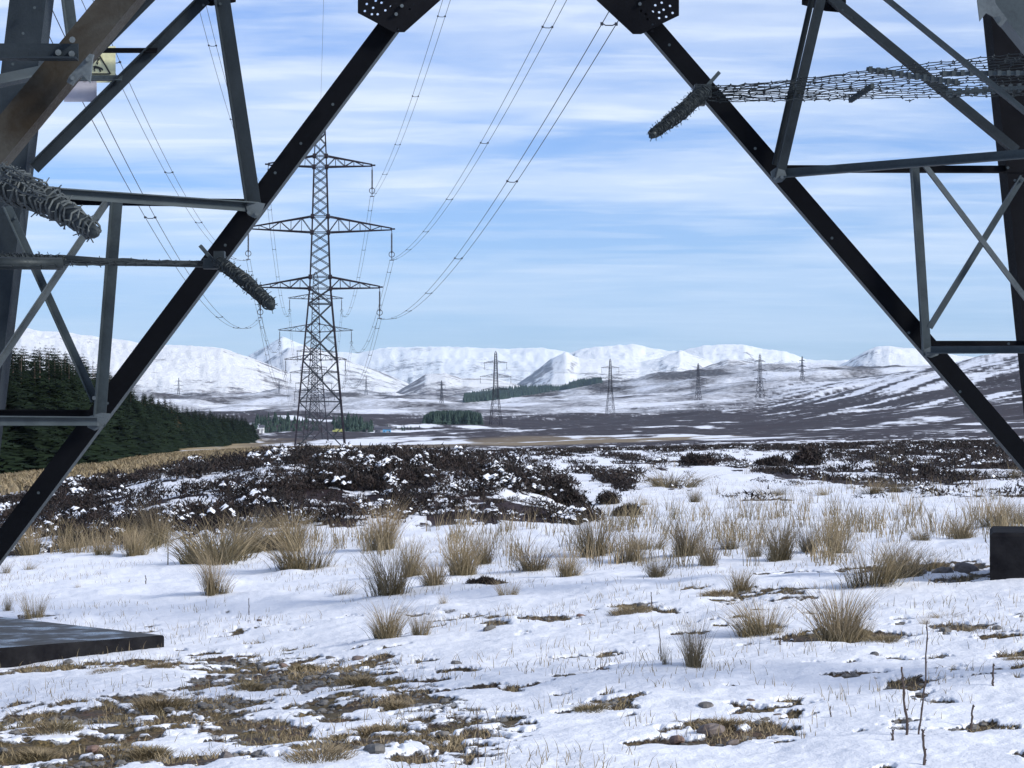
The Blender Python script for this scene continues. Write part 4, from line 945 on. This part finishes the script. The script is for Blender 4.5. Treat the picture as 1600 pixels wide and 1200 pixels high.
for i, (px_, py_, wp, lab) in enumerate([
 (870,1072,0,''),(107,1042,20,'flat grey stone on the snow just below the slab'),(518,1035,17,'brown stone on the snow edge, left of the two above the big thaw patch'),(560,1036,19,'brown stone on the snow edge, right of the two above the big thaw patch'),
 (713,1043,16,'squat reddish stone on clean snow right of the big thaw patch'),(409,1050,13,'small reddish stone at the top of the big thaw patch'),(443,1045,12,'small dark stone beside the small reddish one'),(585,1183,38,'large rounded grey stone at the bottom left of centre'),(265,1116,18,'pale stone in the snow between two thaw patches'),
 (315,1110,16,'grey stone left of the yellow grass hump'),(145,1178,22,'grey stone in the lower left grass patch'),(355,1192,26,'broken grey slab stone at the bottom edge'),(690,1156,20,'grey stone at the edge of the lower thaw patch'),(5,1180,16,'dark blue stone at the left edge'),
 (1174,1102,15,'small brick red stone alone on the snow right of centre'),(1102,1112,22,'pale flat stone just above the right foreground stone patch'),(1112,1152,40,'big flat grey slab in the right foreground stone patch'),(1057,1166,24,'rounded grey stone at the left end of the right stone patch'),
 (1195,1132,14,'reddish stone in the right stone patch, upper right'),(1215,1125,13,'small round stone topmost in the right stone patch'),(1185,1138,14,'grey pebble beside the reddish stone of the right patch'),(1145,1170,20,'slate blue stone at the low edge of the right stone patch'),(1222,1132,10,'pebble at the right end of the right stone patch'),
 (1366,1030,14,'small grey stone on snow below the tall stalk tussock'),(1477,992,18,'grey stone between the spiky foreground tufts'),(1558,990,20,'reddish stone beside the dark tuft at the right'),(1258,1143,0,''),
 (1434,902,28,'brown flat stone left of the black block, first'),(1473,900,30,'flat stone left of the black block, second'),(1510,898,34,'dark stone touching the black block'),(1400,902,20,'small stone under the great clump'),(1380,762,0,''),
 (1562,987,0,''),(765,990,20,'mossy dark stone below centre right of the twin tussock'),(840,1004,0,''),(1230,1128,0,''),(1062,1005,0,''),(907,968,14,'small dark stone by the thaw streak at centre'),(875,1050,0,''),(405,975,10,'tiny dark stone on open snow left of the twin tussock'),(1003,952,16,'dark stone in the thaw patch above centre right')]):
    if not wp: continue
    p = hit(px_, py_); o = bpy.data.objects.new('stone', SMESH[i % 6]); C.objects.link(o); k = wp*p.y/F*.55
    o.location = p + Vector((0, 0, k*.12 + .02)); o.scale = (k, k*.9, k*.8); o.rotation_euler = (rng.rand()*.3, rng.rand()*.3, rng.rand()*6); tag(o, lab, 'stone', 'stones lying on the ground')
g_ = np.random.RandomState(9); x, y, d, px, py = scatter(60000, 9.5, 20); sn, *_ = field_mask(x, y, np.hypot(x, y), px, py)
k_ = (sn < .40) & (fbm(x*1.7, y*1.7, 3, 350) > .50); x, y = x[k_][:1900], y[k_][:1900]; z = terrain(x, y); V = []; Q = []
for a, b, c in zip(x, y, z):
    s = .010 + .028*g_.rand()**2.5; base = len(V); an0 = g_.rand()*6
    for e, q in ((-.3, .85), (.25, 1.), (.75, .5)):
        for j in range(6): an = an0 + j*math.pi/3; w2 = q*s*(.8+.4*g_.rand()); V.append((a + math.cos(an)*w2, b + math.sin(an)*w2*.8, c + e*s*.8))
    for i in range(2):
        for j in range(6): Q.append((base+i*6+j, base+i*6+(j+1) % 6, base+(i+1)*6+(j+1) % 6, base+(i+1)*6+j))
    Q.append((base+12, base+13, base+14, base+15)); Q.append((base+12, base+15, base+16, base+17))
tag(npmesh('gravel', np.array(V), np.array(Q), M['stone'], smooth=False), 'small stones and gravel in the thawed patches', 'gravel', kind='stuff')
# grass humps of the thaw patches
for px_, py_, wp, hp, lab in [(250,1112,95,26,'big yellow grass hump in the left thaw patch'),(85,1150,90,26,'matted yellow grass hump at the far left bottom'),(388,1082,50,16,'rounded grass hump in the middle of the big thaw patch'),(475,1050,50,14,'flat grass hump at the top of the big thaw patch'),
   (560,1072,60,16,'green brown grass hump at the right of the big thaw patch'),(250,1048,44,14,'small round grass hump on snow above the big patch'),(925,1117,56,18,'lone brown grass hump on clean snow at bottom centre'),(620,1110,50,12,'low grass hump right of the big thaw patch'),
   (985,963,70,18,'brown grass hump on the thaw streak above centre right'),(1122,935,56,16,'brown grass hump left of the small right tussock'),(1380,1008,60,16,'ginger grass hump right of the snow filled tussock'),(1130,1140,70,20,'mossy grass hump in the right stone patch'),
   (1590,1038,40,12,'reddish grass hump at the right edge'),(60,1190,70,18,'brown grass hump at the bottom left corner'),(235,1185,70,20,'pale grass hump at the bottom left'),(500,1192,120,26,'long tufty grass hump at the bottom edge left of centre'),(580,1148,80,14,'low brown grass hump in the lower thaw patch'),(165,1055,60,10,'low grass hump below the slab')]:
    p = hit(px_, py_, 9); nb = 700; k = p.y/F; g = np.random.RandomState(int(px_)); a = g.rand(nb)*6.28; q = np.sqrt(g.rand(nb))
    bx = p.x + np.cos(a)*q*wp*k*.45; by = p.y + np.sin(a)*q*wp*k*.45*1.1; bz = terrain(bx, by) + hp*k*.35*(1-q**2)
    V, Q, r_ = blades(np.stack([bx, by, bz], 1), hp*k*(.3 + .6*g.rand(nb)), np.full(nb, .0055), .5 + .9*g.rand(nb), a + g.normal(0, .6, nb), g.normal(0, .6, nb), 3, .25 + .75*g.rand(nb)); V = V - np.array(p)
    o = npmesh('grass_hump', V, Q, M['straw'], smooth=False, attrs={'r': r_}); o.location = p; tag(o, lab, 'grass hump', 'grass humps showing through the snow')
# dead stems
for pts_, r0, lab in [([(1418,1158),(1416,1120),(1411,1075),(1409,1042)], .0085, 'thick brown dead stem at lower right, left of the tall thin one'),
   ([(1433,1158),(1440,1120),(1446,1060),(1448,1000),(1449,970)], .006, 'tall thin bending dead stem at lower right'),([(1445,1206),(1445,1180),(1443,1145),(1441,1140)], .008, 'dead stem cut by the bottom edge at lower right'),
   ([(1516,1145),(1518,1125),(1521,1101)], .008, 'short dead stem standing right of the tall thin one'),([(1551,1080),(1552,1060),(1553,1037)], .008, 'short dark stem near the right edge, upper one'),
   ([(1396,1168),(1395,1150),(1394,1140)], .008, 'crooked stub beside the thick dead stem'),([(1298,1130),(1298,1118),(1297,1103)], .005, 'little twig upright on the snow right of the stone patch'),
   ([(1018,951),(1018,935),(1017,925)], .006, 'single dark stalk on the snow right of centre'),([(389,966),(389,950),(389,934)], .006, 'single dark stalk on open snow left of the twin tussock'),([(747,1200),(747,1150),(745,1105)], .003, 'thin pale branching stalk at the bottom centre'),
   ([(228,916),(228,905),(227,899)], .008, 'small dark seed head on the snow at left'),([(1033,1040),(1032,1005),(1029,975)], .004, 'thin reed stalk leaning left beside the lowest tussock'),([(1218,1015),(1219,1005),(1219,998)], .010, 'dark seed stub below the dome shaped tussock')]:
    r0 *= .72; b0 = hit(*pts_[0], 9); o0 = Vector(b0); g = MB(); pl = [P(a, b, b0.y + .02*i)-o0 for i, (a, b) in enumerate(pts_)]; fine = []
    rs_ = random.Random(int(pts_[0][0]))
    for a, b in zip(pl[:-1], pl[1:]):
        for i in range(5): fine.append(a.lerp(b, i/5) + Vector((rs_.uniform(-1,1), 0, 0))*r0*.6)
    fine.append(pl[-1]); fine[0] = fine[0] - Vector((0, 0, .04)); m_ = len(fine)
    g.tube(fine, r0, 6, rs=[r0*(1.1 - .5*i/m_ + .18*(i % 3 == 0)) for i in range(m_)])
    for i in range(3, m_-1, 3): q = fine[i]; g.tube([q, q + Vector((rs_.choice((-1,1))*r0*1.4, -.005, r0*1.6))], r0*.4, 4)
    o = g.build('dead_stem', M['twig']); o.location = o0; tag(o, lab, 'dead stem', 'dead stems standing in the snow')
# ---------------------------------------------------------------- trees
def conifer(seed, H=12., levels=30, width=.2, per=8, spray=7, mname='needle', gap=0.):
    g = np.random.RandomState(seed); V = []; Q = []; Rr = []
    for l in range(levels):
        t = l/(levels-1); z = H*(.04 + .95*t); rad = H*width*(1-t)**.8*(.8 + .4*g.rand()) + .12
        if t > .8: rad *= .75
        nb = max(4, int(per*(1 - .45*t)))
        for b in range(nb):
            if g.rand() < gap: continue
            a = g.rand()*2*np.pi; L_ = rad*(.65 + .5*g.rand()); rr_ = g.rand(); up = .25*t - .15
            ca, sa = math.cos(a), math.sin(a)
            for s in range(spray):
                u = (s + .35)/spray; c = np.array([ca*L_*u, sa*L_*u, z + L_*(up*u - .30*u*u) + g.normal(0, .05)])
                w_ = L_*(.26*(1-u) + .08)*(.6 + .7*g.rand()); ln_ = L_/spray*1.5
                side = np.array([-sa, ca, 0])*w_; fw = np.array([ca, sa, up - .25*u])*ln_; dr = np.array([0, 0, -w_*(.5 + .9*g.rand())])
                i0 = len(V); V += [c - side + dr, c, c + fw*(.8+.5*g.rand()), c + side + dr]; Q += [(i0, i0+1, i0+2, i0+2), (i0+1, i0+3, i0+2, i0+2)][:0] or [(i0, i0+1, i0+2), (i0+1, i0+3, i0+2)]
                Rr += [rr_*.7]*4
    V = np.array(V); Q = np.array(Q)
    r = empty('spruce_tree'); crown = npmesh('crown', V, Q, M[mname], r, smooth=False, attrs={'r': np.array(Rr)})
    m = MB(); m.tube([(0,0,-.5),(0,0,H*.4),(0,0,H*.93)], .1, 7, rs=[H*.014, H*.009, .012]); m.build('trunk', M['bark'], r); return r
TP = [conifer(1, width=.19, levels=44, per=13), conifer(2, width=.22, levels=42, per=13), conifer(3, width=.17, levels=44, per=12), conifer(4, width=.15, levels=26, per=7, gap=.25), conifer(5, width=.13, levels=24, per=6, gap=.3)]
LA = conifer(6, width=.2, levels=26, per=8, mname='larch', gap=.15)
tu = {}
def plant(proto_, x, y, ztop, label, sw=1., minh=3., grp='trees of the dark plantation at left'):
    r = proto_ if id(proto_) not in tu else copy_tree(proto_); tu[id(proto_)] = 1
    z = float(terrain(x, y)); h = max(minh, ztop - z); k = h/12.
    r.location = (x, y, z-.2); r.scale = (k*sw, k*sw, k); r.rotation_euler.z = rng.rand()*6.28; tag(r, label, 'spruce tree', grp); return r
EPX = [-260, -120, 0, 100, 200, 300, 385, 396]; ED = [165, 182, 203, 232, 362, 640, 940, 980]
TOPX = [-260, 0, 60, 100, 140, 160, 180, 215, 260, 290, 320, 350, 380, 400]; TOPY = [520, 542, 546, 549, 562, 577, 593, 614, 628, 641, 645, 651, 655, 664]
LBLT = 'dark green spruce packed among others in the plantation edge'
cnt = 0
for row in range(6):
    px_ = -150.
    while px_ < 398:
        d = float(np.interp(px_, EPX, ED)) + row*(5 + 3*rng.rand()); x = (px_-800)/F*d
        ty = float(np.interp(px_, TOPX, TOPY)) - row*1.2 + rng.normal(0, 2.6)*(203/d)**.5*1.3 + (4 if row == 0 else 0)
        ztop = EYE + (Y0-ty)/F*d
        if px_ > 385: ztop -= (px_-385)/15*2
        if 262 < px_ < 300 and row < 3 and rng.rand() < .45: q = plant(LA, x + rng.normal(0, .6), d + rng.normal(0, 1.5), ztop - 1.0, 'brown bare looking larch among the green spruces of the plantation', 1.1); q['category'] = 'larch tree'; q['group'] = 'brown larches in the plantation'; q.name = 'larch_tree'
        else: plant(TP[rng.randint(0, 3)], x + rng.normal(0, .6), d + rng.normal(0, 1.5), ztop, 'dark spruce %s of the plantation, %s' % ('in the front row' if row == 0 else 'behind the edge', 'tall end by the left leg' if px_ < 60 else 'between the left leg and strut' if px_ < 165 else 'just right of the left strut' if px_ < 240 else 'middle of its sloping edge' if px_ < 320 else 'low far end'), 1.85 + .5*rng.rand())
        cnt += 1; px_ += max(5.5, 1.35*F/d)*(.75 + .5*rng.rand())*(1.25 if px_ < 130 else 1.0)*(1.15 if d > 500 else 1)
print('trees', cnt)
for px_, ty, lab, v in [(62,531,'thin spiky spruce top, leftmost of the pair above the wood edge',3),(76,531,'thin spiky spruce top, right one of the pair at far left',4),(127,541,'spiky spruce standing clear against snow right of the crossing struts',3),(145,547,'thin open spruce beside the vertical strut, reaching above its neighbours',4),(33,536,'spruce top left of the spiky pair',3),(96,548,'short spruce top between the spiky pair and crossing strut',4),(8,540,'spruce top at the left edge of the photo',3),(172,572,'spruce top right of the vertical strut',4)]:
    d = float(np.interp(px_, EPX, ED)) + 9; plant(TP[v], (px_-800)/F*d, d, EYE + (Y0-ty)/F*d, lab, 1.05)
# far-off woods read as one mass: many small conifers in one mesh
def far_wood(label, pts_, seed, m='needle_far', name='far_wood'):
    g = np.random.RandomState(seed); V = []; Q = []
    for p, h in pts_:
        n = 5; 
        for l in range(n):
            z0 = h*(l/n*.85); rad = h*.26*(1 - l/n)**.8*(.8+.4*g.rand()); a0 = g.rand()*6; i0 = len(V)
            for j in range(7): a = a0 + j*2*math.pi/7; q = rad*(.7+.6*g.rand()); V.append((p[0]+math.cos(a)*q, p[1]+math.sin(a)*q, p[2]+z0 - h*.04*g.rand()))
            V.append((p[0]+g.normal(0,.02*h), p[1], p[2]+z0+h*.36*(.8+.3*g.rand()))); Q += [(i0+j, i0+(j+1) % 7, i0+7) for j in range(7)]
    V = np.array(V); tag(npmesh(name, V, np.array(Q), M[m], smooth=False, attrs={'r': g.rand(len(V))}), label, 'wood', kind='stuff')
def tpt(px_, d): x = (px_-800)/F*d; return (x, d, float(terrain(x, d)))
g = np.random.RandomState(40); L1 = []
for _ in range(700):
    px_ = 662 + 90*g.rand(); d = 1500 + 150*g.rand(); p = tpt(px_, d); zt = EYE + (Y0 - np.interp(px_, [660,675,700,735,752], [650,642,640.5,641,645]))/F*d
    zb = min(p[2], EYE-1); L1.append(((p[0], p[1], zb), max(4, (zt - zb)*(.85+.17*g.rand()))))
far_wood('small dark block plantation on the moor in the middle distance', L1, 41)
L2 = []
for _ in range(230):
    px_ = g.choice([400+100*g.rand(), 395+60*g.rand(), 520+62*g.rand(), 530+40*g.rand(), 590+70*g.rand()], p=[.35,.15,.25,.2,.05]); d = 1300 + 120*g.rand(); p = tpt(px_, d)
    ht = np.interp(px_, [395,420,445,470,510,530,550,566,580,600,660], [6,6,6.5,5,4,8,9,8,5,3,2.5])*(.35+.5*vn(np.array([px_/5.]),np.array([1.]),9)[0]+.4*g.rand()); L2.append((p, ht))
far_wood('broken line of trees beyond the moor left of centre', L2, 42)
L3 = []
for _ in range(2600):
    t = g.rand(); px_ = 725 + 215*t; yb = np.interp(px_, [725,780,850,900,940], [629,625,614,606,598]); yt = np.interp(px_, [725,780,850,900,940], [622,612,603,599,597])
    p = hit(px_, yt + (yb-yt)*g.rand(), 1500, 9000)
    if p.y > 8500: continue
    L3.append((tuple(p), 11*(.7+.5*g.rand())))
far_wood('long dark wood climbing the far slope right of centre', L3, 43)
# ---------------------------------------------------------------- sheds and a vehicle far off on the moor
def shed(px_, d, w_, h, dep, m, label, name='farm_shed'):
    p = Vector(tpt(px_, d)); p.z -= .2; r = empty(name, p); tag(r, label, 'shed', 'farm sheds far off on the moor')
    b = MB(); b.box((0, 0, h/2), w_, dep, h); b.build('wall', m, r)
    b = MB(); k = h + w_*.0 + 1.3; b.add([(-w_/2-.3,-dep/2-.3,h),(w_/2+.3,-dep/2-.3,h),(w_/2+.3,dep/2+.3,h),(-w_/2-.3,dep/2+.3,h),(-w_/2-.3,0,k),(w_/2+.3,0,k)], [(0,1,5,4),(2,3,4,5),(3,0,4),(1,2,5),(0,3,2,1)]); b.build('roof', M['roofd'], r)
    b = MB(); b.box((w_*.12, -dep/2-.03, h*.36), w_*.26, .06, h*.7); b.build('door', M['wallg'], r)
    for s in (-.32, .38):
        b = MB(); b.box((w_*s, -dep/2-.03, h*.6), w_*.12, .06, h*.25); b.build('window', M['glass'], r)
shed(604.5, 1250, 4.2, 3.0, 5, M['blue'], 'little pale blue shed on the far moor left of the dark plantation')
shed(595, 1262, 6.5, 3.4, 5, M['roofd'], 'low dark shed joined to the left of the little blue one'); shed(409, 1200, 2.4, 3.2, 3, M['white'], 'tiny white hut just right of the end of the wood')
p = Vector(tpt(529, 1180)); r = empty('parked_van', p); tag(r, 'tiny yellow van far off seen between the pylon legs', 'van')
b = MB(); b.box((0, 0, 1.25), 4.4, 1.9, 1.5); b.box((-2.6, 0, .95), .9, 1.85, .9); b.build('body', M['hivis'], r)
b = MB(); b.box((-1.9, -.97, 1.6), .8, .05, .5); b.build('window', M['glass'], r)
for x_ in (-1.7, 1.4):
    for y_ in (-.9, .9): b = MB(); b.tube([(x_, y_-.1, .35), (x_, y_+.1, .35)], .36, 12); b.build('wheel', M['darkconc'], r)
# ---------------------------------------------------------------- haze
b = MB(); b.box((0, 12500, 680), 60000, 29000, 1500)
hm = bpy.data.materials.new('haze'); hm.use_nodes = True; t = hm.node_tree; t.nodes.clear(); o_ = t.nodes.new('ShaderNodeOutputMaterial'); v = t.nodes.new('ShaderNodeVolumePrincipled')
v.inputs['Color'].default_value = (.62,.82,1,1); v.inputs['Density'].default_value = 2.4e-5; v.inputs['Anisotropy'].default_value = .2; t.links.new(v.outputs[0], o_.inputs['Volume'])
tag(b.build('haze', hm), 'thin blue haze in front of the far mountains', 'haze', kind='stuff')
